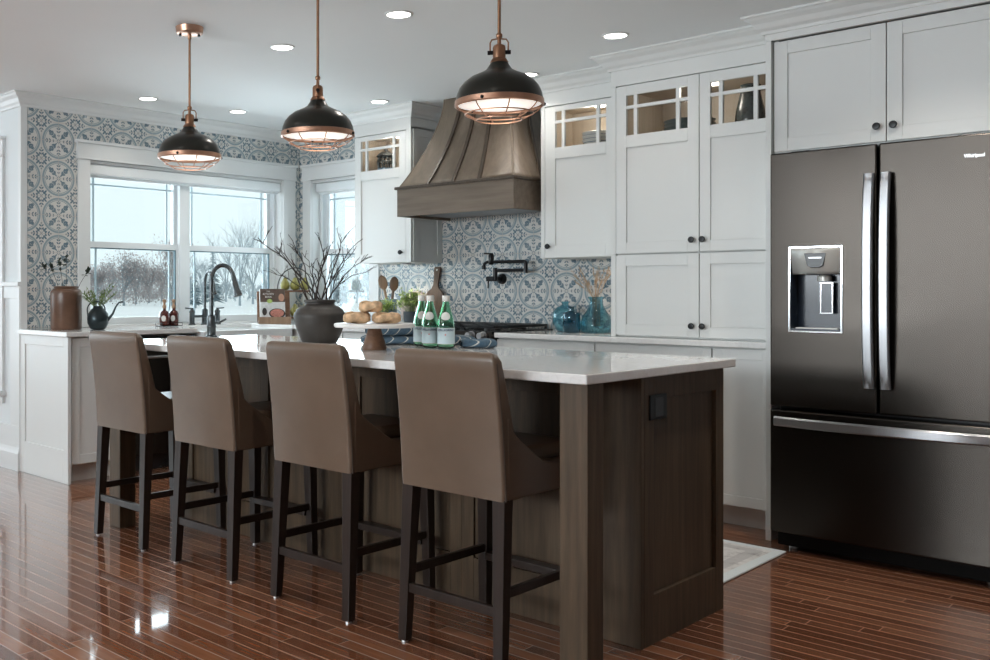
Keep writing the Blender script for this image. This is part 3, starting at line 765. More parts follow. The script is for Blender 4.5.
base_unit(-2.166, -1.864, 'narrow white base cabinet next to the refrigerator', False)
t = base_unit(-4.78, -4.265, 'white base cabinet left of the range behind the island')
# ---- counters
def slab(mb, x0, x1, y0, y1): mb.box(x0, x1, y0, y1, .886, .916)
mb = MB(); slab(mb, -3.478, -1.862, 4.683, YB-.008)
tag(mb.build('countertop', 'quartz', bevel=.004), 'white quartz counter along the back wall right of the range', 'countertop')
def rounded_end(x0, x1, y0, y1, r=.05):
    p = [(x0, y0), (x1, y0), (x1, y1-r)] + [(x1-r+r*math.cos(a), y1-r+r*math.sin(a)) for a in [PI/12*k for k in range(1, 7)]] + [(x0, y1)]
    return p
mb = MB(); mb.prism(rounded_end(XW+.008, -5.265, 2.872, 3.862), 'z', .886, .916)
mb.prism([(XW+.008, 3.862), (-5.73, 3.862), (-5.73, 4.672), (XW+.008, 4.672)], 'z', .886, .916)
mb.prism([(XW+.008, 4.672), (-5.265, 4.672), (-5.265, 4.683), (-4.262, 4.683), (-4.262, YB-.008), (XW+.008, YB-.008)], 'z', .886, .916)
tag(mb.build('countertop', 'quartz', bevel=.004), 'white quartz counter wrapping the corner under the windows', 'countertop')
# ---- cabinets under the window
XC = -5.30
t = thing('sink_run_end_cabinet', 'white base cabinet with panelled end at the left end of the window counter', 'cabinet', (-5.6, 3.1, 0))
MB().box(XW+.01, XC-.021, YE+.02, 3.24, .105, .884).build('cabinet_box', 'white', t, True)
mb = MB(); shaker(mb, FY(YE-.005), XW+.012, -5.282, 0, .884, .055, .022, .008, topr=.06, botr=.20); mb.build('end_panel', 'white', t, True, bevel=.0015)
MB().box(XC-.09, XC-.07, YE+.02, 3.24, 0, .105).build('toe_kick', 'kick', t, True)
door(t, FX(XC), 2.925, 3.238, .112, .878, None, rail=.055)
t = thing('dishwasher', 'dark dishwasher between window cabinets', 'dishwasher', (-5.6, 3.55, 0))
MB().box(XW+.1, XC-.03, 3.245, 3.845, .10, .875).build('tub', 'rangeblack', t, True)
MB().box(XC-.03, XC-.004, 3.247, 3.843, .11, .80).build('door_panel', 'blacksteel', t, True, bevel=.004)
MB().box(XC-.03, XC-.001, 3.247, 3.843, .803, .876).build('control_strip', 'rangeblack', t, True, bevel=.003)
MB().tube([(XC-.004, 3.32, .74), (XC+.035, 3.34, .74), (XC+.035, 3.75, .74), (XC-.004, 3.77, .74)], .009, 8).build('handle', 'steel', t, True, smooth=50)
MB().box(XC-.10, XC-.08, 3.247, 3.843, 0, .10).build('toe_kick', 'rangeblack', t, True)
t = thing('sink_base_cabinet', 'white cabinet under the apron sink', 'cabinet', (-5.6, 4.26, 0))
MB().box(XW+.01, XC-.021, 3.85, 4.68, .105, .62).build('cabinet_box', 'white', t, True)
door(t, FX(XC), 3.853, 4.262, .112, .618, None, rail=.055); door(t, FX(XC), 4.266, 4.678, .112, .618, None, rail=.055)
MB().box(XC-.09, XC-.07, 3.85, 4.68, 0, .105).build('toe_kick', 'kick', t, True)
t = thing('corner_base_cabinet', 'white cabinet in the corner between sink and range', 'cabinet', (-5.3, 5.0, 0))
MB().box(XW+.01, -4.785, YC+.021, YB-.01, .105, .884).build('cabinet_box', 'white', t, True)
mb = MB(); shaker(mb, FY(YC), XC+.01, -4.787, .112, .878, .055); mb.build('door', 'white', t, True)
MB().box(XC, -4.785, YC+.09, YC+.11, 0, .105).build('toe_kick', 'kick', t, True)
t = thing('apron_sink', 'white apron-front sink under the wide window', 'sink', (-5.5, 4.267, .64))
mb = MB(); x0, x1, y0, y1, z0, z1, q = -5.725, -5.255, 3.868, 4.666, .64, .895, .022
mb.box(x0, x1, y0, y1, z0, z0+q); mb.box(x0, x0+q, y0, y1, z0+q, z1); mb.box(x1-q, x1, y0, y1, z0+q, z1); mb.box(x0+q, x1-q, y0, y0+q, z0+q, z1); mb.box(x0+q, x1-q, y1-q, y1, z0+q, z1)
mb.build('basin', 'sink', t, True, bevel=.006, seg=3)
MB().lathe([(0, .665), (.04, .665), (.045, .662)], (-5.5, 4.267, 0), 20).build('drain', 'steel', t, True)
# ================================================================== RANGE AND HOOD
t = thing('gas_range', 'black and stainless gas range under the wood hood', 'range', (-3.87, 5.0, 0))
MB().box(-4.258, -3.482, 4.70, YB-.01, .09, .905).build('body', 'rangeblack', t, True)
MB().box(-4.25, -3.49, 4.78, YB-.05, 0, .09).build('base', 'rangeblack', t, True)
mb = MB(); mb.prism([(4.70, .80), (4.645, .80), (4.640, .83), (4.668, .918), (4.70, .918)], 'x', -4.258, -3.482); cp = mb.build('control_panel', 'blacksteel', t, True)
for x in (-4.17, -4.05, -3.93, -3.83, -3.622, -3.535):
    MB().lathe([(0, .05), (.018, .05), (.021, .045), (.022, .012), (.027, .008), (.027, 0)], (0, 0, 0), 20, '-y').build('knob', 'steel', cp, smooth=40).location = (x - t.location.x, 4.66 - t.location.y, .895)
MB().box(-4.25, -3.49, 4.655, 4.70, .24, .785).build('oven_door', 'rangeblack', t, True, bevel=.004)
MB().tube([(-4.19, 4.655, .735), (-4.19, 4.605, .735), (-3.55, 4.605, .735), (-3.55, 4.655, .735)], .011, 10).build('oven_handle', 'steel', t, True, smooth=50)
MB().box(-4.25, -3.49, 4.66, 4.70, .10, .23).build('storage_drawer', 'rangeblack', t, True, bevel=.004)
MB().box(-4.258, -3.482, 4.668, YB-.012, .905, .922).build('cooktop', 'rangeblack', t, True, bevel=.003)
for gx0, gx1 in ((-4.245, -3.995), (-3.99, -3.75), (-3.745, -3.495)):
    mb = MB(); y0, y1, z0, z1 = 4.72, 5.27, .938, .954
    mb.box(gx0, gx1, y0, y0+.014, z0, z1); mb.box(gx0, gx1, y1-.014, y1, z0, z1); mb.box(gx0, gx0+.014, y0, y1, z0, z1); mb.box(gx1-.014, gx1, y0, y1, z0, z1)
    mb.box((gx0+gx1)/2-.007, (gx0+gx1)/2+.007, y0, y1, z0, z1)
    for yy in (4.86, 4.995, 5.13): mb.box(gx0, gx1, yy-.007, yy+.007, z0, z1)
    for xx in (gx0+.007, gx1-.007):
        for yy in (y0+.007, y1-.007): mb.box(xx-.006, xx+.006, yy-.006, yy+.006, .92, z0)
    mb.build('burner_grate', 'black', t, True, bevel=.002)
for bx, by in ((-4.12, 4.86), (-4.12, 5.13), (-3.87, 5.0), (-3.62, 4.86), (-3.62, 5.13)):
    MB().lathe([(.055, .921), (.05, .932), (.03, .934), (.03, .94), (0, .94)], (bx, by, 0), 20).build('burner', 'black', t, True, smooth=40)
# hood
HX = -3.873
t = thing('range_hood', 'flared brown wood range hood with strapped panels', 'range hood', (HX, 5.05, 1.65))
def hood_pt(s, tt):
    """s along the outline left-back, left, front, right-back (0..3); tt height 0..1"""
    k = (1-tt)**1.6
    hw = .268 + (.455-.268)*k; yf = 5.035 + (4.795-5.035)*k; z = 1.848 + (CEIL-1.848)*tt; yb = YB-.01
    if s <= 1: return Vector((HX-hw, yb + (yf-yb)*s, z))
    if s <= 2: return Vector((HX-hw + 2*hw*(s-1), yf, z))
    return Vector((HX+hw, yf + (yb-yf)*(s-2), z))
NV = 24
for nm, s0, s1 in (('side_panel', 0, 1), ('front_panel', 1, 2), ('side_panel', 2, 3)):
    mb = MB(); mb.grid(lambda u, v: hood_pt(s0 + (s1-s0)*u, v), 2, NV); mb.build(nm, 'hoodwood_z', t, True, smooth=60, solid=.012)
mb = MB(); mb.box(HX-.467, HX+.467, 4.78, 4.80, 1.655, 1.835); mb.box(HX-.467, HX-.447, 4.80, YB-.009, 1.655, 1.835); mb.box(HX+.447, HX+.467, 4.80, YB-.009, 1.655, 1.835)
mb.build('band', 'hoodwood', t, True, bevel=.002)
mb = MB(); mb.box(HX-.481, HX+.481, 4.766, YB-.009, 1.833, 1.852); mb.build('ledge_moulding', 'hoodtrim', t, True, bevel=.004)
mb = MB(); mb.box(HX-.447, HX+.447, 4.80, YB-.01, 1.672, 1.69); mb.build('liner', 'steel', t, True)
def strap(s, wd=.012, th=.012):
    mb = MB(); n = []
    e = 1e-3
    for side in (-1, 1):
        pass
    def f(u, v):
        p = hood_pt(s, v); q = hood_pt(s+.01, v) - hood_pt(s-.01, v); q.z = 0; q.normalize()
        nrm = Vector((q.y, -q.x, 0)); 
        if nrm.y > 0 and 1 < s < 2: nrm = -nrm
        if s < 1 and nrm.x > 0: nrm = -nrm
        if s > 2 and nrm.x < 0: nrm = -nrm
        k = [(-1, 0), (-1, 1), (1, 1), (1, 0)][int(round(u*4)) % 4]
        return p + q*wd*k[0] + nrm*(k[1]*(th+.006))
    mb.grid(f, 4, NV, True); mb.build('strap', 'hoodtrim', t, True)
for s in (.45, 1.27, 1.5, 1.73, 2.55): strap(s)
for s in (1.0, 2.0):
    mb = MB(); pts = [hood_pt(s, v/NV) for v in range(NV+1)]; mb.tube(pts, .009, 6)
    mb.build('corner_edge', 'hoodwood_z', t, True, smooth=60)
# pot filler
t = thing('pot_filler', 'black wall-mounted folding pot filler faucet above the range', 'faucet', (-3.88, YB-.008, 1.24))
yw = YB-.008; ya = 5.215
MB().lathe([(0, .03), (.026, .03), (.034, .014), (.036, 0)], (-3.880, yw, 1.243), 20, '-y').build('wall_flange', 'black', t, True, smooth=40)
mb = MB(); mb.tube([(-3.880, yw-.01, 1.243), (-3.880, ya-.02, 1.243)], .017, 12); mb.tube([(-3.862, ya, 1.243), (-3.925, ya, 1.243)], .017, 12); mb.tube([(-3.862, ya, 1.235), (-3.862, ya, 1.315)], .015, 12); mb.build('valve_body', 'black', t, True, smooth=50)
MB().tube([(-3.912, ya-.005, 1.24), (-3.912, ya-.010, 1.180)], .0055, 8).build('lever', 'black', t, True, smooth=50)
mb = MB(); mb.tube([(-3.862, ya, 1.298), (-3.63, ya, 1.298)], .0105, 12); mb.tube([(-3.622, ya, 1.278), (-3.622, ya, 1.335), (-3.626, ya, 1.348), (-3.64, ya, 1.354)], .013, 12); mb.build('lower_arm', 'black', t, True, smooth=50)
mb = MB(); mb.tube([(-3.632, ya, 1.354), (-3.855, ya-.03, 1.354), (-3.90, ya-.035, 1.354), (-3.922, ya-.037, 1.344), (-3.928, ya-.037, 1.318)], .0105, 12); mb.tube([(-3.928, ya-.037, 1.330), (-3.928, ya-.037, 1.306)], .014, 12)
mb.build('upper_arm', 'black', t, True, smooth=50)
mb = MB(); mb.lathe([(.013, 1.336), (.018, 1.345), (.018, 1.395), (.011, 1.412), (0, 1.412)], (-3.872, ya-.03, 0), 16); mb.tube([(-3.872, ya-.03, 1.408), (-3.928, ya-.033, 1.412)], .0055, 8); mb.build('shutoff_handle', 'black', t, True, smooth=50)
# ================================================================== REFRIGERATOR
FX0, FX1, FXM, FYD = -1.777, -.897, -1.337, 4.445
t = thing('refrigerator', 'black stainless french-door refrigerator with water dispenser', 'refrigerator', (FXM, 4.85, 0))
MB().box(FX0+.004, FX1-.004, 4.545, 5.25, .06, 1.765).build('cabinet_body', 'blackplastic', t, True, bevel=.004)
def fdoor(x0, x1, z0, z1, hole=None):
    mb = MB()
    if not hole: mb.box(x0, x1, FYD, 4.535, z0, z1); return mb
    a, b, c, d = hole
    ys = (FYD, 4.535); xs = [x0, a, b, x1]; zs = [z0, c, d, z1]
    V = {}
    for k, y in enumerate(ys):
        for i, x in enumerate(xs):
            for j, z in enumerate(zs): V[i, j, k] = mb.bm.verts.new((x, y, z))
    for i in range(3):
        for j in range(3):
            for k in (0, 1):
                if (i, j) == (1, 1) and k == 0: continue
                mb.bm.faces.new([V[i, j, k], V[i+1, j, k], V[i+1, j+1, k], V[i, j+1, k]])
    for i in range(3):
        for j in (0, 3): mb.bm.faces.new([V[i, j, 0], V[i+1, j, 0], V[i+1, j, 1], V[i, j, 1]])
    for j in range(3):
        for i in (0, 3): mb.bm.faces.new([V[i, j, 0], V[i, j+1, 0], V[i, j+1, 1], V[i, j, 1]])
    for (p, q) in (((1, 1), (2, 1)), ((2, 1), (2, 2)), ((2, 2), (1, 2)), ((1, 2), (1, 1))):
        mb.bm.faces.new([V[p[0], p[1], 0], V[q[0], q[1], 0], V[q[0], q[1], 1], V[p[0], p[1], 1]])
    return mb
def bow_bar(p0, p1, out, wd, th, vert=True, n=15):
    mb = MB(); p0 = Vector(p0); p1 = Vector(p1); rows = []
    for i in range(n):
        k = i/(n-1); c = p0.lerp(p1, k); c.y -= out*(1 - (2*k-1)**4)*.55 + out*.45*(1-(2*k-1)**2)
        s = Vector((wd/2, 0, 0)) if vert else Vector((0, 0, wd/2)); d = Vector((0, th/2, 0)); e = s*.7
        rows.append([mb.bm.verts.new(c + q) for q in (-s + d, -s - d*.3, -e - d, e - d, s - d*.3, s + d)])
    for a, b in zip(rows, rows[1:]):
        for k in range(6): mb.bm.faces.new((a[k], a[(k+1) % 6], b[(k+1) % 6], b[k]))
    mb.bm.faces.new(rows[0]); mb.bm.faces.new(rows[-1][::-1]); return mb
HO = (-1.690, -1.478, .985, 1.352)
dl = fdoor(FX0, FXM-.004, .648, 1.777, HO).build('left_door', 'blacksteel', t, True, bevel=.007, seg=3)
dr = fdoor(FXM+.004, FX1, .648, 1.777).build('right_door', 'blacksteel', t, True, bevel=.007, seg=3)
dw = fdoor(FX0, FX1, .085, .632).build('freezer_drawer', 'blacksteel', t, True, bevel=.007, seg=3)
mb = MB()
for x in (FX0+.12, FX1-.12): mb.box(x-.04, x+.04, 4.47, 4.60, 1.765, 1.782)
mb.build('hinge_cover', 'blackplastic', t, True, bevel=.003)
bow_bar((-1.362, FYD-.028, .755), (-1.362, FYD-.028, 1.652), .026, .040, .018).build('handle', 'steel', dl, True, smooth=40)['label'] = 'bright bar handle'
bow_bar((-1.300, FYD-.028, .755), (-1.300, FYD-.028, 1.652), .026, .040, .018).build('handle', 'steel', dr, True, smooth=40)['label'] = 'bright bar handle'
for d_, x in ((dl, -1.362), (dr, -1.300)):
    for z in (.775, 1.632): MB().box(x-.013, x+.013, FYD-.032, FYD, z-.012, z+.012).build('handle_post', 'steel', d_, True, bevel=.002)
bow_bar((FX0+.03, FYD-.030, .585), (FX1-.03, FYD-.030, .585), .030, .042, .018, False).build('handle', 'steel', dw, True, smooth=40)['label'] = 'bright bar handle'
for x in (FX0+.06, FX1-.06): MB().box(x-.012, x+.012, FYD-.034, FYD, .572, .598).build('handle_post', 'steel', dw, True, bevel=.002)
MB().box(FX0+.012, FX1-.012, 4.50, 4.545, .018, .082).build('toe_grille', 'matteblack', t, True, bevel=.003)
for x in (FX0+.06, FX1-.06):
    for y in (4.56, 5.2): MB().lathe([(0, 0), (.02, 0), (.02, .06), (0, .06)], (x, y, 0), 12).build('levelling_foot', 'glide', t, True)
# dispenser
a, b, c, d = HO
mb = MB(); q = .004
mb.box(a, b, 4.53, 4.534, c, d); mb.box(a, a+q, FYD+.002, 4.53, c, d); mb.box(b-q, b, FYD+.002, 4.53, c, d); mb.box(a, b, FYD+.002, 4.53, d-q, d); mb.box(a, b, FYD-.001, 4.53, c, c+.012)
dp = mb.build('water_dispenser', 'dispblue', t, True)
mb = MB(); r = .006; y0, y1 = FYD-.004, FYD+.006
mb.box(a-r, a+.003, y0, y1, c-r, d+r); mb.box(b-.003, b+r, y0, y1, c-r, d+r); mb.box(a, b, y0, y1, d-.003, d+r); mb.box(a, b, y0, y1, c-r, c+.003)
mb.build('bezel', 'chrome', dp, True, bevel=.002)
mb = MB(); zc = 1.236
mb.grid(lambda u, v: Vector((a+.003 + (b-a-.006)*u, FYD-.002 + .022*(1-v)**2, zc + (d-.004-zc)*v)), 2, 10); mb.build('control_panel', 'dispgrey', dp, True, smooth=60, solid=.004)
mb = MB(); xm = (a+b)/2
mb.prism([(xm-.046, 1.327), (xm+.046, 1.327), (xm+.033, 1.272), (xm+.018, 1.264), (xm-.018, 1.264), (xm-.033, 1.272)], 'y', FYD-.004, FYD+.03); mb.build('display', 'blackplastic', dp, True, bevel=.002)
MB().box(xm-.026, xm+.026, FYD-.0055, FYD, 1.304, 1.309).build('display_icons', 'glide', dp, True)
MB().lathe([(.03, 0), (.03, .02), (.02, .028), (0, .028)], (xm+.02, 4.50, 1.205), 16).build('nozzle', 'dispgrey', dp, True, smooth=40)
mb = MB(); px = xm+.028
mb.box(px-.024, px+.024, 4.500, 4.508, 1.065, 1.198); mb.build('paddle', 'dispblue', dp, True, bevel=.003)
mb = MB()
for s in (-1, 1): mb.box(px+s*.024-.002, px+s*.024+.002, 4.497, 4.501, 1.063, 1.20)
mb.box(px-.024, px+.024, 4.497, 4.501, 1.063, 1.067); mb.box(px-.024, px+.024, 4.497, 4.501, 1.196, 1.20); mb.build('paddle_edge', 'chrome', dp, True)
MB().box(a+.02, b-.02, FYD+.01, 4.52, c+.012, c+.016).build('drip_tray', 'dispgrey', dp, True)
text_mesh('Whirlpool', .021, lambda x, y, z: (x*.80 - .993, FYD - .0005 - z, y + 1.692)).build('badge', 'logo', dr, True)['label'] = 'silver lettered badge'
# ================================================================== ISLAND
IX0, IX1, IY0, IY1 = -4.22, -1.565, 2.895, 3.498
t = thing('kitchen_island', 'dark stained wood island base with corner posts', 'island', (-2.9, 3.2, 0))
MB().box(IX0+.022, IX1-.022, IY0+.022, IY1-.022, .0, .884).build('carcass', 'islandwood', t, True)
F = FY(IY0); n = 4; st = .14; wd = (IX1-IX0-2*st)/n
mb = MB(); pbox(mb, F, IX0, IX0+st, 0, .884, 0, .021); mb.build('corner_stile', 'islandwood', t, True, bevel=.002)
mb = MB(); pbox(mb, F, IX1-st, IX1, 0, .884, 0, .021); mb.build('corner_stile', 'islandwood', t, True, bevel=.002)
for k in range(n):
    mb = MB(); shaker(mb, F, IX0+st+k*wd, IX0+st+(k+1)*wd, 0, .884, .055, .0215, .010, topr=.08, botr=.165); mb.build('front_panel', 'islandwood', t, True, bevel=.0015)
FE = lambda u, v, d: (IX1 - d, u, v)
mb = MB(); shaker(mb, FE, IY0+.0214, IY1, 0, .884, .062, .0215, .014, topr=.08, botr=.162); ep = mb.build('end_panel', 'islandwood', t, True, bevel=.0015)
FE2 = lambda u, v, d: (IX0 + d, u, v)
mb = MB(); shaker(mb, FE2, IY0+.0214, IY1, 0, .884, .062, .0215, .010, topr=.08, botr=.162); mb.build('end_panel', 'islandwood', t, True, bevel=.0015)
Fb = lambda u, v, d: (u, IY1 - d, v)
for k in range(5):
    w5 = (IX1-IX0-.05)/5; mb = MB(); shaker(mb, Fb, IX0+.025+k*w5+G, IX0+.025+(k+1)*w5-G, .11, .878, .055, .0215, .008); mb.build('door', 'islandwood', t, True)
for x0, x1 in ((-1.642, -1.545), (-4.228, -4.131)):
    MB().box(x0, x1, 2.540, 2.630, 0, .884).build('corner_post', 'islandwood', t, True, bevel=.003)
mb = MB(); mb.box(IX1-.0005, IX1+.006, 2.944, 3.056, .738, .820); o = mb.build('outlet', 'black', t, True, bevel=.002); o['label'] = 'dark outlet cover'
mb = MB(); mb.box(IX1+.006, IX1+.008, 2.972, 3.028, .748, .810); mb.build('outlet_face', 'blackplastic', o, True, bevel=.001)
mb = MB(); mb.box(-4.252, -1.522, 2.497, 3.505, .886, .916)
tag(mb.build('island_countertop', 'quartz', bevel=.004), 'white quartz slab on the dark wood island', 'countertop')
# ================================================================== BAR STOOLS
def make_stool(loc, label, group):
    t = thing('bar_stool', label, 'bar stool', loc, 0, group)
    def ring(z, hw, yr, yf, r, n=6):
        pts = []
        for cx, cy, a0 in ((hw-r, yr+r, -PI/2), (hw-r, yf-r, 0), (-hw+r, yf-r, PI/2), (-hw+r, yr+r, PI)):
            for k in range(n): a = a0 + PI/2*k/(n-1); pts.append((cx + r*math.cos(a), cy + r*math.sin(a), z))
        return pts
    mb = MB(); rows = []; Z0, Z1 = .522, .975
    for k in range(17):
        f = k/16; z = Z0 + (Z1-Z0)*f
        if k > 11: z = Z0 + (Z1-Z0)*(.6875 + .3125*math.sin((k-11)/5*PI/2)); f = (z-Z0)/(Z1-Z0)
        hw = .2095 - .003*f; yr = -.218 - .050*f + .008*math.sin(PI*f); th = .105 - .064*f; r = .013
        ins = 0; iy = 0; R = .026
        if z > Z1-R: q = (z-(Z1-R))/R; ins = R*(1-math.sqrt(max(0, 1-q*q))); iy = min(.016, ins*.7)
        if k == 0: ins = .004
        rows.append(ring(z, hw-ins, yr+iy, yr+th-iy, max(.004, r-iy*.5)))
    vr = [[mb.bm.verts.new(p) for p in r_] for r_ in rows]; m = len(vr[0])
    for a, b in zip(vr, vr[1:]):
        for k in range(m): mb.bm.faces.new((a[k], a[(k+1) % m], b[(k+1) % m], b[k]))
    mb.bm.faces.new(vr[0][::-1]); mb.bm.faces.new(vr[-1])
    back = mb.build('backrest', 'leather', t, smooth=70)
    for s in (-1, 1):
        mb = MB(); pts = [(s*(.2095-.003*f - .0015), -.218 - .050*f + .008*math.sin(PI*f) + .012, Z0 + (Z1-Z0)*f) for f in [k/12*.93 for k in range(13)]]
        mb.tube(pts, .0030, 5); mb.build('seam', 'piping', back)
    prof = [(-.195, .524), (.240, .524), (.248, .535), (.248, .606), (.238, .614), (.03, .617), (-.005, .624), (-.04, .642), (-.10, .682), (-.15, .716), (-.178, .742), (-.190, .775), (-.20, .775)]
    for s in (-1, 1):
        mb = MB(); mb.prism(prof, 'x', s*.160, s*.2095); mb.build('side_wing', 'leather', t, bevel=.008, seg=3, smooth=60)
    MB().box(-.161, .161, -.15, .250, .524, .612).build('seat_base', 'leather', t, bevel=.010, seg=3, smooth=60)
    MB().box(-.159, .159, -.135, .262, .604, .662).build('seat_cushion', 'leather', t, bevel=.024, seg=4, smooth=60)
    for sx in (-1, 1):
        for sy, yt, yb in ((-1, -.190, -.214), (1, .212, .222)):
            lg = MB().taper((sx*.184, yt, .525), (sx*.194, yb, .008), (.0225, .0225), (.0165, .0165)).build('leg', 'espresso', t, bevel=.0015)
            MB().lathe([(0, 0), (.011, 0), (.011, .009), (0, .009)], (sx*.194, yb, 0), 12).build('glide', 'glide', lg)
    MB().box(-.176, .176, -.219, -.199, .168, .198).build('rear_stretcher', 'espresso', t, bevel=.002)
    for s in (-1, 1): MB().box(s*.188-.009, s*.188+.009, -.195, .205, .222, .250).build('side_stretcher', 'espresso', t, bevel=.002)
    MB().box(-.176, .176, .190, .236, .196, .224).build('footrest', 'espresso', t, bevel=.003)
    return t
SG = 'brown leather bar stools along the island'
st1 = make_stool((-3.903, 2.616, 0), 'brown leather bar stool farthest left, nearest the white end cabinet', SG)
dup(st1, (-3.256, 2.612, 0), 0, 'second brown leather bar stool from the left, below the island prep faucet', SG)
dup(st1, (-2.600, 2.612, 0), 0, 'third brown leather bar stool from the left, in front of the round charcoal vase', SG)
dup(st1, (-1.955, 2.620, 0), 0, 'largest nearest brown leather bar stool, beside the right wooden corner post', SG)
# ================================================================== PENDANTS AND DOWNLIGHTS
def make_pendant(loc, label, group):
    t = thing('pendant_lamp', label, 'pendant lamp', loc, 0, group); z = lambda v: v - CEIL
    MB().lathe([(0, -.034), (.052, -.034), (.064, -.028), (.067, -.006), (.068, 0), (0, 0)], (0, 0, 0), 32).build('canopy', 'copper', t, smooth=40)
    mb = MB()
    for s in (-1, 1): mb.lathe([(0, -.044), (.007, -.044), (.007, -.034)], (s*.045, 0, 0), 10)
    mb.build('canopy_screw', 'black', t)
    mb = MB(); mb.tube([(0, 0, -.034), (0, 0, z(2.045))], .0058, 12); mb.lathe([(.0058, z(2.06)), (.011, z(2.055)), (.011, z(2.045)), (.006, z(2.04))], (0, 0, 0), 16); mb.lathe([(.0058, -.06), (.009, -.055), (.009, -.034)], (0, 0, 0), 16)
    mb.build('rod', 'agedcopper', t, smooth=50)
    mb = MB(); p = [(-.031, 0, z(1.992)), (-.031, 0, z(2.026)), (-.025, 0, z(2.037)), (0, 0, z(2.041)), (.025, 0, z(2.037)), (.031, 0, z(2.026)), (.031, 0, z(1.992))]
    mb.tube(p, .0028, 8); yo = mb.build('yoke', 'agedcopper', t, smooth=60)
    for s in (-1, 1): MB().lathe([(0, s*.020), (.0075, s*.020), (.0075, s*.040), (0, s*.040)], (0, 0, z(1.992)), 10, 'x').build('thumb_screw', 'black', yo)
    MB().lathe([(.006, z(2.045)), (.007, z(2.022)), (.019, z(2.016)), (.022, z(2.008)), (.022, z(1.972)), (.026, z(1.968)), (.032, z(1.958)), (.028, z(1.952))], (0, 0, 0), 28).build('socket_cap', 'agedcopper', t, smooth=40)
    dome = [(.029, 1.958), (.034, 1.948), (.046, 1.931), (.068, 1.919), (.098, 1.906), (.122, 1.888), (.138, 1.868), (.147, 1.845), (.150, 1.830), (.150, 1.817)]
    prof = [(r, z(h)) for r, h in dome] + [(r-.004, z(h)-.003) for r, h in dome[::-1]]
    MB().lathe(prof, (0, 0, 0), 48).build('shade', 'dome', t, smooth=50)
    MB().lathe([(.148, z(1.826)), (.1535, z(1.824)), (.1545, z(1.806)), (.150, z(1.802)), (.146, z(1.804))], (0, 0, 0), 48).build('rim_band', 'copper', t, smooth=40)
    MB().lathe([(.146, z(1.812)), (.10, z(1.806)), (0, z(1.801))], (0, 0, 0), 40).build('diffuser', 'lampwhite', t, smooth=60)
    mb = MB(); mb.torus((0, 0, z(1.778)), .118, .0024, n=44, m=6); mb.torus((0, 0, z(1.758)), .078, .0024, n=36, m=6)
    for k in range(8):
        a = 2*PI*(k+.3)/8; mb.tube([(r*math.cos(a), r*math.sin(a), z(h)) for r, h in ((.150, 1.806), (.138, 1.792), (.118, 1.778), (.098, 1.767), (.078, 1.758))], .0022, 6)
    mb.build('wire_guard', 'copper', t, smooth=60)
    mb = MB()
    for k in range(3):
        a = 2*PI*k/3 + .15; mb.ball((.156*math.cos(a), .156*math.sin(a), z(1.812)), .007, sub=1)
    mb.build('guard_screw', 'black', t)
    return t
PG = 'dark dome pendants with copper cages over the island'
PP = [(-3.865, 2.764), (-2.955, 2.764), (-2.030, 2.764)]
pl = ['dark dome pendant on the left, hanging in front of the wide window', 'middle dark dome pendant, hanging left of the wood hood', 'largest dark dome pendant on the right, hanging in front of the wood hood']
p0 = make_pendant((PP[0][0], PP[0][1], CEIL), pl[0], PG)
p0.rotation_euler = (0, 0, .95)
for k in (1, 2): dup(p0, (PP[k][0], PP[k][1], CEIL), (2.39, .634)[k-1], pl[k], PG)
for x, y in PP:
    l = bpy.data.lights.new('pendant_bulb', 'POINT'); l.energy = PEND; l.color = WARM; l.shadow_soft_size = .06
    o = bpy.data.objects.new('pendant_bulb', l); C.objects.link(o); o.location = (x, y, 1.735)
def make_down(loc, label, group):
    t = thing('recessed_light', label, 'ceiling light', loc, 0, group)
    MB().lathe([(.054, -.003), (.057, -.006), (.066, -.004), (.068, 0), (.054, 0)], (0, 0, 0), 32).build('trim_ring', 'trim', t, smooth=40)
    MB().lathe([(0, -.003), (.054, -.003)], (0, 0, 0), 28).build('lens', 'downlens', t)
    return t
DL = [((-3.838, 3.335), 'recessed ceiling light between the left and middle pendants'), ((-3.010, 3.327), 'recessed ceiling light between the middle and right pendants, near the top edge'),
      ((-2.510, 4.385), 'recessed ceiling light right of the largest pendant, above the tall cabinet'), ((-5.475, 3.580), 'recessed ceiling light left of the left pendant, near the tiled wall'),
      ((-5.428, 4.30), 'recessed ceiling light just right of the left pendant rod, above the sink'), ((-4.483, 4.76), 'recessed ceiling light in front of the cabinet left of the hood'),
      ((-3.320, 4.80), 'recessed ceiling light half hidden behind the largest pendant')]
d0 = make_down((*DL[0][0], CEIL), DL[0][1], 'recessed ceiling lights')
for (x, y), lab in DL[1:]: dup(d0, (x, y, CEIL), 0, lab, 'recessed ceiling lights')
EX = [(-1.15, 3.85), (-5.2, 1.6), (-3.4, 1.72), (-1.6, 1.72), (-6.8, .2), (-4.4, -.8), (-2.2, -.8), (-.2, -.8)]  # unseen downlights added beyond the view as fill
for x, y in EX[:2]: dup(d0, (x, y, CEIL), 0, 'added recessed fill light outside the top of the view', 'added fill lights out of view')
for k, (x, y) in enumerate([q for q, _ in DL] + EX):  # visible downlights first, then the added fill spots
    near = k in (2, 5, 6)
    l = bpy.data.lights.new('downlight_or_fill', 'SPOT'); l.energy = NEAR if near else (70 if k == 7 else DOWN if k > 7 else DOWN*.6); l.color = (1, .94, .86); l.spot_size = 2.3; l.spot_blend = 1.0; l.shadow_soft_size = .05
    o = bpy.data.objects.new('downlight_or_fill', l); C.objects.link(o); o.location = (x, y, CEIL-.012)
# ================================================================== RUG
mb = MB(); mb.prism([(-4.1, 3.61), (-1.692, 3.61), (-1.702, 4.437), (-4.1, 4.437)], 'z', .001, .009)
tag(mb.build('rug', 'rug', bevel=.003), 'faded grey patterned runner rug on the floor between island and range', 'rug')
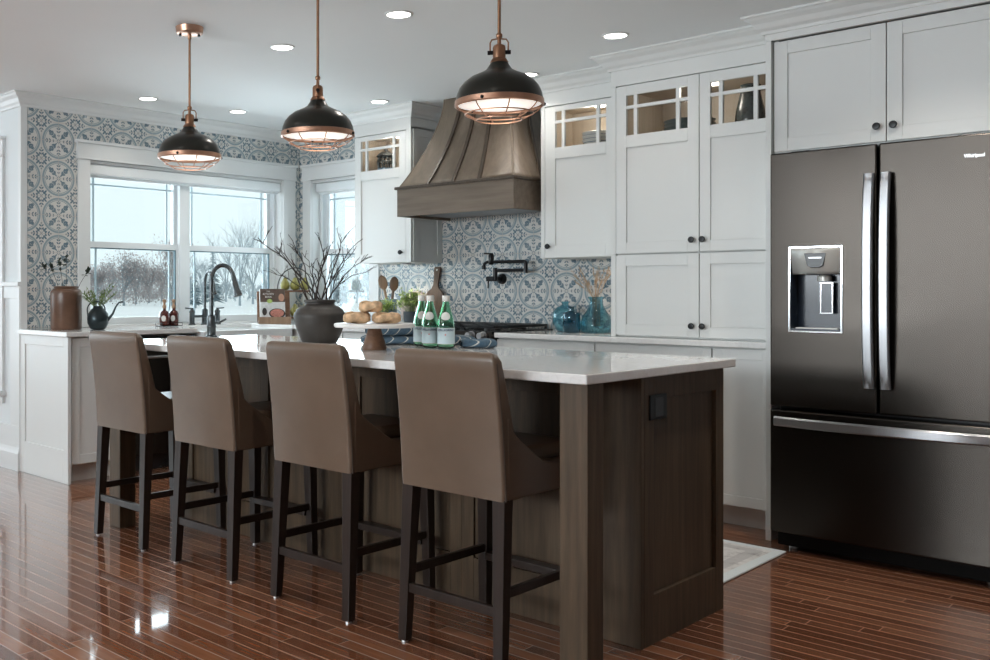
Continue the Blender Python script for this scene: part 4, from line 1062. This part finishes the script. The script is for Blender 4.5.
# ================================================================== THINGS ON THE COUNTERS
CT = .9165
def lathe_obj(name, mat, prof, parent, n=32, sm=50, c=(0, 0, 0)): return MB().lathe(prof, c, n).build(name, mat, parent, smooth=sm)
# brown crock and its sprigs
t = thing('stoneware_crock', 'tall brown stoneware crock at the left end of the window counter', 'crock', (-5.66, 3.085, CT))
lathe_obj('body', 'crock', [(0, 0), (.094, 0), (.098, .006), (.099, .22), (.098, .240), (.088, .256), (.074, .262)], t, 40)
lathe_obj('rim', 'crock', [(.074, .262), (.077, .266), (.077, .274), (.072, .278), (.066, .274), (.066, .20)], t, 40)
def sprig(mb, lf, base, tips, rnd, r=.0016, lw=.016, nleaf=9, tail=.35):
    for tip in tips:
        b = Vector(base); q = Vector(tip); pts = [b.lerp(q, k/8) + Vector((0, 0, .05*math.sin(PI*k/8))) for k in range(9)]
        mb.tube(pts, r, 5)
        for k in range(nleaf):
            f = 1 - tail + tail*k/(nleaf-1); p = pts[min(8, int(f*8))].lerp(pts[min(8, int(f*8)+1)], f*8 % 1)
            lf.leaf(p, (rnd.uniform(-1, 1), rnd.uniform(-1, 1), rnd.uniform(-.4, .8)), rnd.uniform(.026, .044), lw*1.3)
rnd = random.Random(4)
t = thing('leafy_sprigs', 'thin dark leafy sprigs standing in the brown crock', 'sprigs', (-5.66, 3.085, CT+.04))
mb = MB(); lf = MB(); sprig(mb, lf, (0, 0, .0), [(-.105, -.11, .375), (.0, .0, .42), (.10, .105, .335), (-.03, -.035, .40), (-.06, -.08, .36)], rnd, tail=.16, nleaf=16)
mb.build('stems', 'twig', t); lf.build('leaves', 'leafdark', t)
# watering can with fern
t = thing('watering_can', 'small dark green watering can holding a fern, next to the crock', 'watering can', (-5.50, 3.221, CT), .75)
lathe_obj('body', 'can', [(0, 0), (.038, 0), (.05, .008), (.066, .04), (.069, .07), (.063, .102), (.045, .128), (.032, .138), (.030, .150), (.026, .150), (.026, .12)], t, 32)
MB().torus((0, 0, .076), .0688, .0015, n=32, m=6).build('band', 'can', t, smooth=60)
MB().tube([(.062, 0, .06), (.095, 0, .10), (.115, 0, .145), (.135, 0, .172), (.165, 0, .178)], [.010, .0075, .0055, .005, .006], 10).build('spout', 'can', t, smooth=60)
MB().tube([(-.066, 0, .075)] + [(-.012 + .058*math.cos(a), 0, .125 + .055*math.sin(a)) for a in [PI - PI*k/12 for k in range(13)]] + [(.038, 0, .128)], .0045, 8).build('handle', 'can', t, smooth=60)
t = thing('fern', 'feathery green fern growing out of the watering can', 'plant', (-5.50, 3.221, CT+.125))
mb = MB(); lf = MB(); rnd = random.Random(12)
for k in range(24):
    a = rnd.uniform(0, 2*PI); L = rnd.uniform(.11, .20); s = rnd.uniform(.2, .75); d = Vector((math.cos(a)*s, math.sin(a)*s, 1)).normalized(); pts = [Vector((math.cos(a)*.01, math.sin(a)*.01, 0))]
    for j in range(7): d = (d + Vector((math.cos(a)*.06, math.sin(a)*.06, -.035))).normalized(); pts.append(pts[-1] + d*L/7)
    mb.tube(pts, .0013, 4)
    for j in range(2, 8):
        for q in range(2):
            lf.leaf(pts[j], Vector((rnd.uniform(-1, 1), rnd.uniform(-1, 1), rnd.uniform(-.2, .8))) + d*.6, rnd.uniform(.02, .036), .008)
mb.build('stems', 'fern', t); lf.build('fronds', 'fern', t)
# soap bottles on a tray
t = thing('soap_tray', 'small dark wire tray holding two amber bottles on the sink counter', 'tray', (-5.72, 3.914, CT))
MB().box(-.040, .040, -.085, .085, 0, .004).build('tray_base', 'black', t, bevel=.001)
mb = MB()
for z in (.022,):
    p = [(-.040, -.085, z), (.040, -.085, z), (.040, .085, z), (-.040, .085, z), (-.040, -.085, z)]; mb.tube(p, .002, 6)
mb.build('wire_rail', 'black', t)
mb = MB()
for x in (-.040, .040):
    for y in (-.085, .085): mb.tube([(x, y, 0), (x, y, .022)], .002, 6)
mb.build('wire_posts', 'black', t)
def soap(loc, label):
    s = thing('soap_bottle', label, 'bottle', loc, 0, 'amber soap bottles on the wire tray')
    lathe_obj('body', 'amber', [(0, 0), (.031, 0), (.035, .004), (.035, .085), (.027, .098), (.012, .108), (.011, .122), (0, .122)], s, 28)
    lathe_obj('cork_stopper', 'cork', [(0, .120), (.013, .120), (.014, .140), (.009, .144), (.008, .158), (.013, .164), (.013, .182), (0, .184)], s, 20)
    mb = MB(); mb.grid(lambda u, v: Vector((0.0358*math.cos(-.75 + .95*(u-.5)), 0.0358*math.sin(-.75 + .95*(u-.5)), .05 + .021*(2*v-1)*math.sqrt(max(0.0, 1-(2*u-1)**2)))), 11, 5)
    mb.build('label', 'label', s, smooth=60)['label'] = 'white oval label'
    return s
soap((-5.72, 3.875, CT+.0045), 'left amber soap bottle with cork stopper on the wire tray by the sink')
soap((-5.72, 3.953, CT+.0045), 'right amber soap bottle with cork stopper on the wire tray by the sink')
# faucets
def goose(t, base, h, R, ang, rb, with_handles=False):
    d = Vector((math.cos(ang), math.sin(ang), 0))
    lathe_obj('base', 'faucet', [(0, 0), (.031, 0), (.031, .006), (.024, .012), (.0235, .05), (.026, .054), (.026, .060), (.0235, .064), (.0235, .10), (.021, .112), (.013, .118), (0, .118)], t, 24, 40)
    zs = h - R; pts = [Vector((0, 0, .11)), Vector((0, 0, zs))] + [d*(R - R*math.cos(a)) + Vector((0, 0, zs + R*math.sin(a))) for a in [PI*.93*k/14 for k in range(1, 15)]]
    MB().tube(pts, rb, 14).build('gooseneck', 'faucet', t, smooth=60)
    MB().torus((0, 0, zs*.78), rb+.001, .003, n=20, m=6).build('collar', 'faucet', t, smooth=60)
    e = pts[-1]; dd = (pts[-1] - pts[-2]).normalized()
    MB().tube([e - dd*.005, e + dd*.03, e + dd*.034, e + dd*.075, e + dd*.09, e + dd*.105], [rb+.002, rb+.002, rb+.005, rb+.006, rb+.010, rb+.010], 16).build('spray_head', 'faucet', t, smooth=40)
t = thing('prep_faucet', 'tall dark gooseneck faucet, nearer of the two, at the left end of the island', 'faucet', (-4.185, 3.135, CT))
goose(t, None, .382, .078, .2, .0115)
MB().tube([(0, .02, .075), (0, .055, .078), (.02, .085, .095)], [.007, .006, .005], 10).build('lever', 'faucet', t, smooth=50)
t = thing('bridge_faucet', 'dark bridge faucet with two lever handles, farther one, behind the sink', 'faucet', (-5.80, 4.285, CT))
goose(t, None, .385, .075, -.25, .0105)
for y in (-.115, .115):
    lathe_obj('valve', 'faucet', [(0, 0), (.026, 0), (.026, .006), (.019, .012), (.019, .085), (.022, .09), (.022, .10), (.012, .112), (.011, .125), (0, .125)], t, 20, 40, (0, y, 0))
    MB().tube([(0, y, .118), (0, y + (.06 if y > 0 else -.06), .122)], .0055, 8).build('lever', 'faucet', t, smooth=50)
MB().tube([(0, -.115, .062), (0, .115, .062)], .010, 12).build('bridge', 'faucet', t, smooth=50)
# cookbook on its stand
t = thing('cookbook_stand', 'wooden cookbook stand in the corner by the window', 'book stand', (-5.60, 4.784, CT), .95)
tilt = .28
MB().obox((0, .055, .128), (.252, .014, .24), (-tilt, 0, 0)).build('back_board', 'standwood', t, bevel=.002)
MB().box(-.122, .122, -.075, .06, 0, .020).build('base', 'standwood', t, bevel=.002)
MB().box(-.122, .122, -.082, -.062, .0, .052).build('front_ledge', 'rawwood', t, bevel=.002)
t2 = thing('cookbook', 'cookbook with a skillet photo on its cover, leaning on the wooden stand', 'book', (-5.60, 4.784, CT), .95)
from mathutils import Euler
RT = Euler((-tilt, 0, 0)).to_matrix(); OC = Vector((-.012, .018, .147))
def bk(x0, x1, z0, z1, y0, y1): return [RT @ Vector((x, y, z)) + OC for x, y, z in ((x0, y0, z0), (x1, y0, z0), (x1, y0, z1), (x0, y0, z1), (x0, y1, z0), (x1, y1, z0), (x1, y1, z1), (x0, y1, z1))]
def bbox(mb, *a):
    v = [mb.bm.verts.new(q) for q in bk(*a)]
    for f in ((0, 1, 2, 3), (7, 6, 5, 4), (0, 4, 5, 1), (1, 5, 6, 2), (2, 6, 7, 3), (3, 7, 4, 0)): mb.bm.faces.new([v[k] for k in f])
    return mb
bbox(MB(), -.092, .095, -.118, .118, -.003, .022).build('pages', 'book', t2)
cv = bbox(MB(), -.092, .097, -.12, .12, -.006, -.003).build('cover', 'coverwhite', t2)
bbox(MB(), -.095, -.092, -.12, .12, -.006, .024).build('spine', 'book', t2)
bbox(MB(), -.0915, .0965, .015, .1195, -.0066, -.006).build('cover_panel', 'coverbrown', cv)
def disc(cx, cz, rx, rz, y, n=28):
    mb = MB(); vs = [mb.bm.verts.new(RT @ Vector((cx + rx*math.cos(2*PI*k/n), y, cz + rz*math.sin(2*PI*k/n))) + OC) for k in range(n)]; mb.bm.faces.new(vs); return mb
disc(.035, -.075, .062, .040, -.0069).build('printed_pan', 'pan', cv); disc(.035, -.072, .052, .032, -.0072).build('printed_food', 'food', cv)
disc(-.02, .022, .022, .016, -.0071).build('printed_herbs', 'leaf', cv); disc(.07, .05, .022, .030, -.0071).build('printed_hand', 'hand', cv)
disc(-.06, -.06, .018, .03, -.0071).build('printed_cup', 'pan', cv)
for s, z, sz in (('THE', .098, .014), ('KITCHEN', .078, .020), ('BOOK', .055, .018)):
    text_mesh(s, sz, lambda x, y, z_, z0=z: RT @ Vector((x - .028, -.0068 - z_*.3, y + z0)) + OC).build('cover_title', 'book', cv)
# tiered fruit stand with pears
FS = (-5.715, 5.10, CT)
t = thing('tiered_fruit_stand', 'two-tier wood and wire fruit stand in the corner behind the cookbook', 'fruit stand', FS, .72)
for z in (.030, .238): MB().box(-.115, .115, -.06, .06, z, z+.016).build('tray', 'standwood', t, bevel=.003)
MB().tube([(-.14, 0, 0), (-.14, 0, .26)] + [(-.14*math.cos(a), 0, .26 + .17*math.sin(a)) for a in [PI*k/16 for k in range(1, 16)]] + [(.14, 0, .26), (.14, 0, 0)], .004, 8).build('wire_arch', 'black', t, smooth=60)
mb = MB()
for z in (.038, .246):
    for x in (-.14, .14): mb.tube([(x, 0, z), (x*.8, 0, z)], .003, 6)
mb.build('bracket', 'black', t)
mb = MB()
for x in (-.14, .14): mb.tube([(x, -.06, .004), (x, .06, .004)], .004, 6)
mb.build('foot', 'black', t)
def pear(loc, label, rz, tilt=0):
    p = thing('pear', label, 'pear', loc, rz, 'pears on the fruit stand')
    lathe_obj('flesh', 'pear', [(0, .002), (.017, 0), (.033, .012), (.039, .033), (.035, .054), (.023, .073), (.016, .088), (.011, .097), (0, .100)], p, 24, 80)
    MB().tube([(0, 0, .097), (.002, 0, .109), (.006, 0, .118)], .0018, 6).build('stem', 'stem', p)
    return p
c_, s_ = math.cos(.72), math.sin(.72)
for z, nm in ((.2545, 'upper'), (.0465, 'lower')):
    for k, x in enumerate((-.080, -.001, .078)):
        pear((FS[0] + c_*x, FS[1] + s_*x, CT + z), '%s yellow-green pear on the %s tray of the fruit stand' % (('left', 'middle', 'right')[k], nm), k*1.3)
# charcoal vase with bare branches
VB = Vector((-3.374, 3.168, CT))
t = thing('stoneware_vase', 'round charcoal stoneware vase holding bare branches on the island', 'vase', VB)
lathe_obj('body', 'vase', [(0, 0), (.080, 0), (.085, .004), (.108, .055), (.123, .105), (.1255, .128), (.122, .142), (.116, .146), (.110, .158), (.092, .170), (.074, .178), (.070, .184)], t, 48)
lathe_obj('lip', 'vase', [(.070, .184), (.070, .190), (.076, .194), (.076, .202), (.070, .205), (.063, .202), (.062, .15)], t, 40)
t = thing('bare_branches', 'dark bare twigs fanning out of the charcoal vase', 'branches', (VB.x, VB.y, CT+.05))
from math import sin, cos
Fv = Vector((-math.sin(.80688), math.cos(.80688), 0)); Rv = Vector((math.cos(.80688), math.sin(.80688), 0))
def pix(u, v, D): return Fv*D + Rv*((u-329.3)/969.7*D) + Vector((0, 0, 1.1596 + (291.5-v)/969.7*D))
rnd = random.Random(21); mb = MB(); base = t.location
def twig(p, q, r, lvl):
    n = 9; pts = []; L = (q-p).length; off = Vector((0, 0, 0))
    for k in range(n+1):
        f = k/n; off = off*.7 + Vector((rnd.gauss(0, 1), rnd.gauss(0, 1), rnd.gauss(0, .7)))*L*.016
        pts.append(p.lerp(q, f) + Vector((0, 0, L*.10*sin(PI*f)*(.5 if lvl else 1))) + off*min(1, f*3))
    mb.tube(pts, [r*(1-.6*k/n) for k in range(n+1)], 5)
    if lvl < 2:
        for k in range(6 if lvl == 0 else 2):
            i = rnd.randint(3, n-1); d = (pts[i]-pts[i-1]).normalized(); s = Vector((rnd.gauss(0, .6), rnd.gauss(0, .6), rnd.uniform(-.1, .7)))
            twig(pts[i], pts[i] + (d + s).normalized()*L*rnd.uniform(.10, .25), r*.55, lvl+1)
for u, v, dd, r in ((252, 233, .05, 0.004), (262, 262, -.12, .0022), (276, 238, .16, .0026), (284, 226, -.05, .003), (300, 246, .2, .0026), (316, 228, -.1, .003), (322, 240, .1, .003), (330, 234, -.15, .0032),
                    (336, 246, .05, .0028), (343, 226, .0, .003), (350, 240, .2, .0026), (362, 232, .1, .003), (364, 247, -.1, .0028), (368, 262, .05, .0022), (308, 254, -.2, .0024), (290, 250, .1, .003)):
    a = rnd.uniform(0, 2*PI); R = .045*math.sqrt(rnd.random()); p = Vector((R*cos(a), R*sin(a), .10)); b0 = Vector((-.03*(u > 320) + .02, 0, -.03))
    q = pix(u+2, v+8, 4.62+dd) - base; m = p
    r *= 1.3; mb.tube([b0, m], [r, r], 5); twig(m, q, r, 0)
mb.build('twigs', 'twig', t)
# cake stand with bread
KB = Vector((-2.803, 2.947, CT))
t = thing('cake_stand', 'marble-topped cake stand on a turned wooden foot on the island', 'cake stand', KB)
lathe_obj('foot', 'standwood', [(0, 0), (.050, 0), (.052, .008), (.046, .030), (.034, .062), (.027, .088), (.026, .0935), (0, .0935)], t, 32)
lathe_obj('plate', 'marble', [(0, .0935), (.166, .0935), (.170, .098), (.170, .107), (.166, .110), (0, .110)], t, 56, 30)
def bread(loc, L, wd, h, rz, label, seed):
    b = thing('bread_loaf', label, 'bread', loc, rz, 'bread loaves on the cake stand'); rnd = random.Random(seed); mb = MB()
    ph = rnd.uniform(0, 6)
    def f(u, v):
        th = 2*PI*u; e = max(0.0, 1-(abs(2*v-1))**4)**.5; x = (v-.5)*L*(1 + .03*sin(3*th+ph)); lump = 1 + .022*sin(5*v*PI+ph) + .045*sin(3*th+3*v+ph)
        y = wd/2*(.35+.65*e)*lump*math.copysign(abs(cos(th))**.8, cos(th)); z = h/2 + h/2*(.4+.6*e)*lump*math.copysign(abs(sin(th))**.75, sin(th)) + .004*sin(4*th+9*v); return Vector((x, y, max(0, z)))
    mb.grid(f, 32, 27, True)
    for e in (0, 1):
        vs = [v for v in mb.bm.verts if abs(v.co.x - (e-.5)*L) < .04*L and len(v.link_edges) == 3]
        mb.bm.faces.new(sorted(vs, key=lambda q: math.atan2(q.co.z-h/2, q.co.y))) if len(vs) > 2 else None
    o = mb.build('crust', 'bread', b, smooth=80)
    for k in range(2):
        mb = MB(); x = (-.2 + .4*k)*L; mb.tube([(x-.022, -wd*.30, h*.90), (x, 0, h*.97), (x+.022, wd*.30, h*.90)], [.003, .006, .003], 6); mb.build('flour_mark', 'breadflour', o, smooth=80)
zb = CT + .1105
bread((KB.x-.054, KB.y-.050, zb), .112, .095, .046, .80, 'left lower bread loaf on the cake stand', 2)
bread((KB.x+.036, KB.y+.034, zb), .118, .092, .043, .86, 'right lower bread loaf on the cake stand', 5)
bread((KB.x-.012, KB.y-.010, zb+.0465), .096, .080, .044, .80, 'top bread loaf resting on the two lower loaves', 9)
# green bottles
def make_bottle(loc, rz, label):
    b = thing('water_bottle', label, 'bottle', loc, rz, 'green glass water bottles on the island')
    pr = [(0, .004), (.026, 0), (.034, .003), (.0365, .010), (.0365, .098), (.0355, .112), (.031, .134), (.024, .158), (.0165, .182), (.0140, .196), (.0138, .206)]
    inn = [(.0112, .206), (.0114, .196), (.0138, .182), (.0212, .158), (.0282, .134), (.0327, .112), (.0337, .098), (.0337, .012), (.030, .007), (0, .008)]
    lathe_obj('bottle_glass', 'greenglass', pr + inn, b, 40, 60)
    lathe_obj('cap', 'cap', [(0, .226), (.0150, .226), (.0162, .223), (.0162, .203), (.0150, .201), (.0142, .201)], b, 28, 40)
    r = .0370
    def wrap(a0, a1, z0, z1, rr=r):
        mb = MB(); mb.grid(lambda u, v: Vector((rr*math.sin(a0 + (a1-a0)*u), -rr*math.cos(a0 + (a1-a0)*u), z0 + (z1-z0)*v)), 25, 2); return mb
    lb = wrap(-1.75, 1.75, .022, .088).build('front_label', 'plabel', b, smooth=60); lb['label'] = 'pale blue label'
    wrap(-1.75, 1.75, .0875, .0890, r+.0002).build('label_edge', 'label', lb); wrap(-1.75, 1.75, .0205, .0222, r+.0002).build('label_edge', 'label', lb)
    text_mesh('S.PELLEGRINO', .0125, bold=.00035, fn=lambda x, y, z: ((r+.0004+z*.2)*math.sin(x/r), -(r+.0004+z*.2)*math.cos(x/r), y+.0795)).build('label_name', 'navyink', lb)
    mb = MB(); n = 10; vs = []
    for k in range(n):
        q = (.0050 if k % 2 == 0 else .0021); a = PI/2 + 2*PI*k/n; x = q*math.cos(a); vs.append(mb.bm.verts.new(((r+.0005)*math.sin(x/r), -(r+.0005)*math.cos(x/r), .060 + q*math.sin(a))))
    mb.bm.faces.new(vs); mb.build('label_star', 'redink', lb)
    mb = MB()
    def nk(u, v):
        z = .139 + .017*(2*v-1)*math.sqrt(max(0, 1-(2*u-1)**2)); a = (u-.5)*1.35; rr = .0302 + (.139-z)*.30 + .0008; return Vector((rr*math.sin(a), -rr*math.cos(a), z))
    mb.grid(nk, 13, 5); mb.build('neck_label', 'label', b, smooth=60)['label'] = 'pale oval neck label'
    return b
bt = make_bottle((-2.636, 3.213, CT), .62, 'right-hand green water bottle of the three on the island')
dup(bt, (-2.722, 3.212, CT), .55, 'middle green water bottle, in front of the one behind it')
dup(bt, (-2.832, 3.282, CT), .75, 'rear left green water bottle, half hidden behind the middle one')
# striped towels
def fold(t, L, D, h, z, seed, name='fold', x0=0):
    rnd = random.Random(seed); ph = rnd.uniform(0, 6); mb = MB()
    def f(u, v):
        th = 2*PI*u; e = max(0.0, 1-abs(2*v-1)**8)**.5
        y = D/2*math.copysign(abs(cos(th))**.6, cos(th))*(.9 + .1*e); zz = h/2 + h/2*math.copysign(abs(sin(th))**.7, sin(th))*(.55 + .45*e)*(1 + .10*sin(9*v+ph) + .06*sin(17*v + 2*y*40))
        return Vector((x0 + (v-.5)*L, y + .012*sin(6*v+ph), z + max(0, zz)))
    mb.grid(f, 24, 31, True); return mb.build(name, 'cloth', t, smooth=80)
t = thing('folded_towel', 'navy striped towel folded behind the green bottles on the island', 'towel', (-2.945, 3.385, CT), .80688)
fold(t, .52, .17, .042, 0, 1); fold(t, .40, .15, .042, .040, 6, x0=-.04)
t = thing('rolled_towel', 'small navy striped towel end right of the green bottles', 'towel', (-2.585, 3.37, CT), .80688)
fold(t, .15, .12, .038, 0, 8)
# ---- by the range
t = thing('utensil_crock', 'blue-grey crock of wooden utensils left of the range', 'utensil crock', (-4.755, 5.165, CT))
lathe_obj('body', 'crockblue', [(0, 0), (.044, 0), (.048, .004), (.049, .188), (.046, .190), (.043, .186), (.043, .02), (0, .02)], t, 32)
for (dx, dy, tip, nm, lab, wd) in ((-.012, 0, (-.040, -.035, .285), 'wooden_spoon', 'light wooden spoon leaning left out of the utensil crock', .034), (.012, .006, (.018, .02, .275), 'wooden_fork', 'dark wooden slotted spoon standing in the utensil crock', .034)):
    u = thing(nm, lab, 'utensil', (-4.755, 5.165, CT+.022)); q = Vector(tip); b = Vector((dx*-1.2, dy, 0)); d = (q-b).normalized()
    MB().tube([b, q - d*.05], [.008, .010], 8).build('handle', 'rawwood' if nm == 'wooden_spoon' else 'boardwood', u)
    mb = MB(); mb.ball((0, 0, 0), 1, (wd, .008, .056), 2); nn = Vector((.68, -.73, 0)); nn = (nn - d*nn.dot(d)).normalized(); xx = nn.cross(d); R = Matrix((xx, nn, d)).transposed()
    for v in mb.bm.verts: v.co = R @ v.co + q
    mb.build('bowl', 'rawwood' if nm == 'wooden_spoon' else 'boardwood', u, smooth=80)
def herb(loc, rp, hp, lab, plab, base, seed, n, spread, hh):
    p = thing('plant_pot', lab, 'pot', loc)
    if base: lathe_obj('saucer', 'potbase', [(0, 0), (rp*.9, 0), (rp*.96, .004), (rp*.96, .022), (0, .022)], p, 28)
    z0 = .0225 if base else 0
    lathe_obj('pot_wall', 'pot', [(0, z0), (rp*.86, z0), (rp*.9, z0+.004), (rp, z0+hp), (rp*.93, z0+hp), (rp*.88, z0+.03), (0, z0+.03)], p, 28)
    pl_ = thing('potted_herb', plab, 'plant', (loc[0], loc[1], loc[2]+z0+.032)); rnd = random.Random(seed); mb = MB(); lf = MB()
    for k in range(n):
        a = rnd.uniform(0, 2*PI); s = rnd.uniform(.1, 1)*spread; q = Vector((math.cos(a)*s, math.sin(a)*s, hp*.9 + hh*rnd.uniform(.25, 1)*(1-.45*(s/spread)**2)))
        pts = [Vector((math.cos(a)*s*.25, math.sin(a)*s*.25, 0)), Vector((math.cos(a)*s*.4, math.sin(a)*s*.4, q.z*.6)), q]; mb.tube(pts, .0014, 4)
        for j in range(11):
            f = rnd.uniform(.45, 1.0); c = pts[1].lerp(pts[2], f) + Vector((rnd.gauss(0, .009), rnd.gauss(0, .009), rnd.gauss(0, .009)))
            lf.leaf(c, (rnd.uniform(-1, 1), rnd.uniform(-1, 1), rnd.uniform(-.3, .8)), rnd.uniform(.016, .026), rnd.uniform(.012, .019))
    mb.build('stems', 'fern', pl_); lf.build('leaves', 'leaf', pl_)
herb((-4.485, 5.085, CT), .054, .082, 'slate pot with a tan base next to the range', 'bushy bright green herb in the slate pot with the tan base', True, 31, 66, .105, .155)
herb((-4.675, 5.03, CT), .042, .085, 'small dark pot beside the utensil crock', 'trailing bright green herb in the small dark pot', False, 32, 40, .075, .085)
def board(name, lab, loc, outline, th, mat, lean, rz=0, hole=None):
    b = thing(name, lab, 'cutting board', loc, rz); mb = MB(); mb.prism(outline, 'y', -th/2, th/2)
    R = Matrix.Rotation(lean, 3, 'X')
    for v in mb.bm.verts: v.co = R @ v.co
    o = mb.build('board', mat, b, bevel=.003)
    if hole:
        mb = MB(); mb.lathe([(.0, th/2+.0008), (.007, th/2+.0008)], (hole[0], 0, hole[1]), 16, '-y')
        for v in mb.bm.verts: v.co = R @ v.co
        mb.build('hanging_hole', 'label', o)
    return b
w2, hb = .078, .255
ol = [(-w2+.01, 0), (w2-.01, 0), (w2, .01), (w2, hb-.03), (w2-.02, hb-.004), (.034, hb+.012), (.022, hb+.04), (.024, hb+.10), (.03, hb+.155), (.022, hb+.168), (-.022, hb+.168), (-.03, hb+.155), (-.024, hb+.10), (-.022, hb+.04), (-.034, hb+.012), (-w2+.02, hb-.004), (-w2, hb-.03), (-w2, .01)]
board('cutting_board', 'walnut paddle cutting board leaning on the tile left of the range', (-4.425, 5.235, CT), ol, .016, 'boardwood', -.165, 0, (0, hb+.145))
ol = [(.125*math.sin(2*PI*k/40), .125 - .125*math.cos(2*PI*k/40)) for k in range(40)]; ol = ol[::-1]
board('round_board', 'pale round board leaning on the tile behind the herbs', (-4.63, 5.262, CT), ol, .014, 'paleboard', -.17)
# blue glass vases
def glassjar(prof, loc, lab, group=None, nm='glass_vase', mat='bluevase'):
    v = thing(nm, lab, 'vase', loc, 0, group); th = .003
    inn = [(max(0, r-th), z+(th if i == 0 else 0)) for i, (r, z) in enumerate(prof)][::-1]; inn[-1] = (0, prof[0][1]+.006)
    lathe_obj('glass_body', mat, prof + inn, v, 40, 60); return v
glassjar([(0, 0), (.042, 0), (.056, .008), (.074, .045), (.080, .082), (.074, .118), (.052, .146), (.026, .158), (.020, .164), (.020, .172), (.030, .178), (.031, .182)], (-3.295, 5.16, CT), 'round teal glass flask behind the small square-shouldered bottle')
glassjar([(0, 0), (.046, 0), (.050, .005), (.050, .106), (.047, .118), (.028, .124), (.017, .128), (.016, .146), (.030, .150), (.030, .155)], (-3.140, 4.985, CT), 'small teal glass bottle with square shoulders, in front of the round flask', mat='tealglass')
glassjar([(0, 0), (.078, 0), (.088, .006), (.092, .022), (.091, .055), (.080, .095), (.056, .132), (.042, .160), (.038, .178), (.038, .196), (.048, .204), (.048, .212)], (-3.045, 5.10, CT), 'large teal glass vase holding dried grass beside the tall cabinet')
t = thing('dried_grass', 'dried tan grass stems in the large teal vase', 'dried grass', (-3.045, 5.10, CT+.02)); rnd = random.Random(5); mb = MB(); lf = MB()
for k in range(26):
    s = -1 if k % 2 else 1; q = Vector((s*rnd.uniform(.02, .13), rnd.uniform(-.10, .02), rnd.uniform(.27, .375))); p = Vector((rnd.uniform(-.02, .02), rnd.uniform(-.02, .02), .02)); m = p.lerp(q, .5) - Vector((q.x*.35, q.y*.3, 0)) 
    m.x = max(-.03, min(.03, m.x)); m.y = max(-.03, min(.03, m.y)); m.z = .185
    mb.tube([p, m, m.lerp(q, .55) + Vector((0, 0, .012)), q], .0012, 4)
    for j in range(16):
        c = m.lerp(q, rnd.uniform(.5, 1.0)) + Vector((0, 0, .006)); lf.leaf(c, (q - m).normalized() + Vector((rnd.gauss(0, .25), rnd.gauss(0, .25), rnd.gauss(0, .25))), .022, .0035)
mb.build('stalks', 'pampas', t); lf.build('plumes', 'pampas', t)
# ---- behind the cabinet glass
def bowl(loc, lab):
    b = thing('bowl', lab, 'bowl', loc, 0, 'striped bowls behind the cabinet glass')
    o = [(0, 0), (.045, 0), (.050, .006), (.085, .030), (.098, .052)]
    lathe_obj('bowl_wall', 'bowlwhite', o + [(r-.004, z+.002) for r, z in o[::-1][:-1]] + [(0, .006)], b, 40, 60)
    for a in ((.0905, .036, .0905+.006, .041),): lathe_obj('blue_band', 'bowlblue', [(.0870, .0330), (.0900, .0358), (.0885, .0355)], b, 40, 60)
    return b
b0 = bowl((-3.03, 5.105, 2.001), 'white blue-banded bowl at the bottom of the stack in the cabinet right of the hood')
dup(b0, (-3.03, 5.105, 2.022), 0, 'white blue-banded bowl, second from the bottom of the cabinet stack')
dup(b0, (-3.03, 5.105, 2.043), 0, 'white blue-banded bowl on top of the cabinet stack')
def plate(loc, lab):
    b = lathe_obj('plate', 'plate', [(0, 0), (.07, 0), (.08, .004), (.128, .022), (.131, .026), (.078, .009), (0, .006)], None, 40, 40); b.location = loc
    return tag(b, lab, 'plate', 'dark plates behind the cabinet glass')
for k, lab in enumerate(('bottom dark plate of the stack in the tall cabinet', 'second dark plate in the tall cabinet stack', 'third dark plate in the tall cabinet stack', 'top dark plate of the stack in the tall cabinet')): plate((-2.405, 4.965, 1.986 + .019*k), lab)
t = thing('ceramic_vase', 'tall speckled dark vase behind the glass door nearest the refrigerator', 'vase', (-2.085, 4.97, 1.986))
lathe_obj('body', 'darkvase', [(0, 0), (.062, 0), (.070, .008), (.074, .05), (.068, .10), (.056, .15), (.048, .19), (.045, .215)], t, 36)
lathe_obj('rim', 'darkvase', [(.045, .215), (.050, .224), (.044, .228), (.038, .21)], t, 36)
t = thing('metal_lantern', 'dark pierced metal lantern behind the glass left of the hood', 'lantern', (-4.765, 5.13, 2.001))
lathe_obj('base', 'slatblue', [(0, 0), (.06, 0), (.064, .01), (.06, .045), (0, .045)], t, 24)
mb = MB()
for k in range(10): a = 2*PI*k/10; mb.tube([(.056*cos(a), .056*sin(a), .045), (.062*cos(a), .062*sin(a), .09), (.05*cos(a), .05*sin(a), .13)], .006, 6)
mb.torus((0, 0, .09), .062, .006, n=28, m=6); mb.build('cage', 'lantern', t)
lathe_obj('lid', 'lantern', [(.066, .128), (.07, .134), (.055, .150), (.03, .165), (.014, .172), (.014, .182), (0, .184)], t, 24)
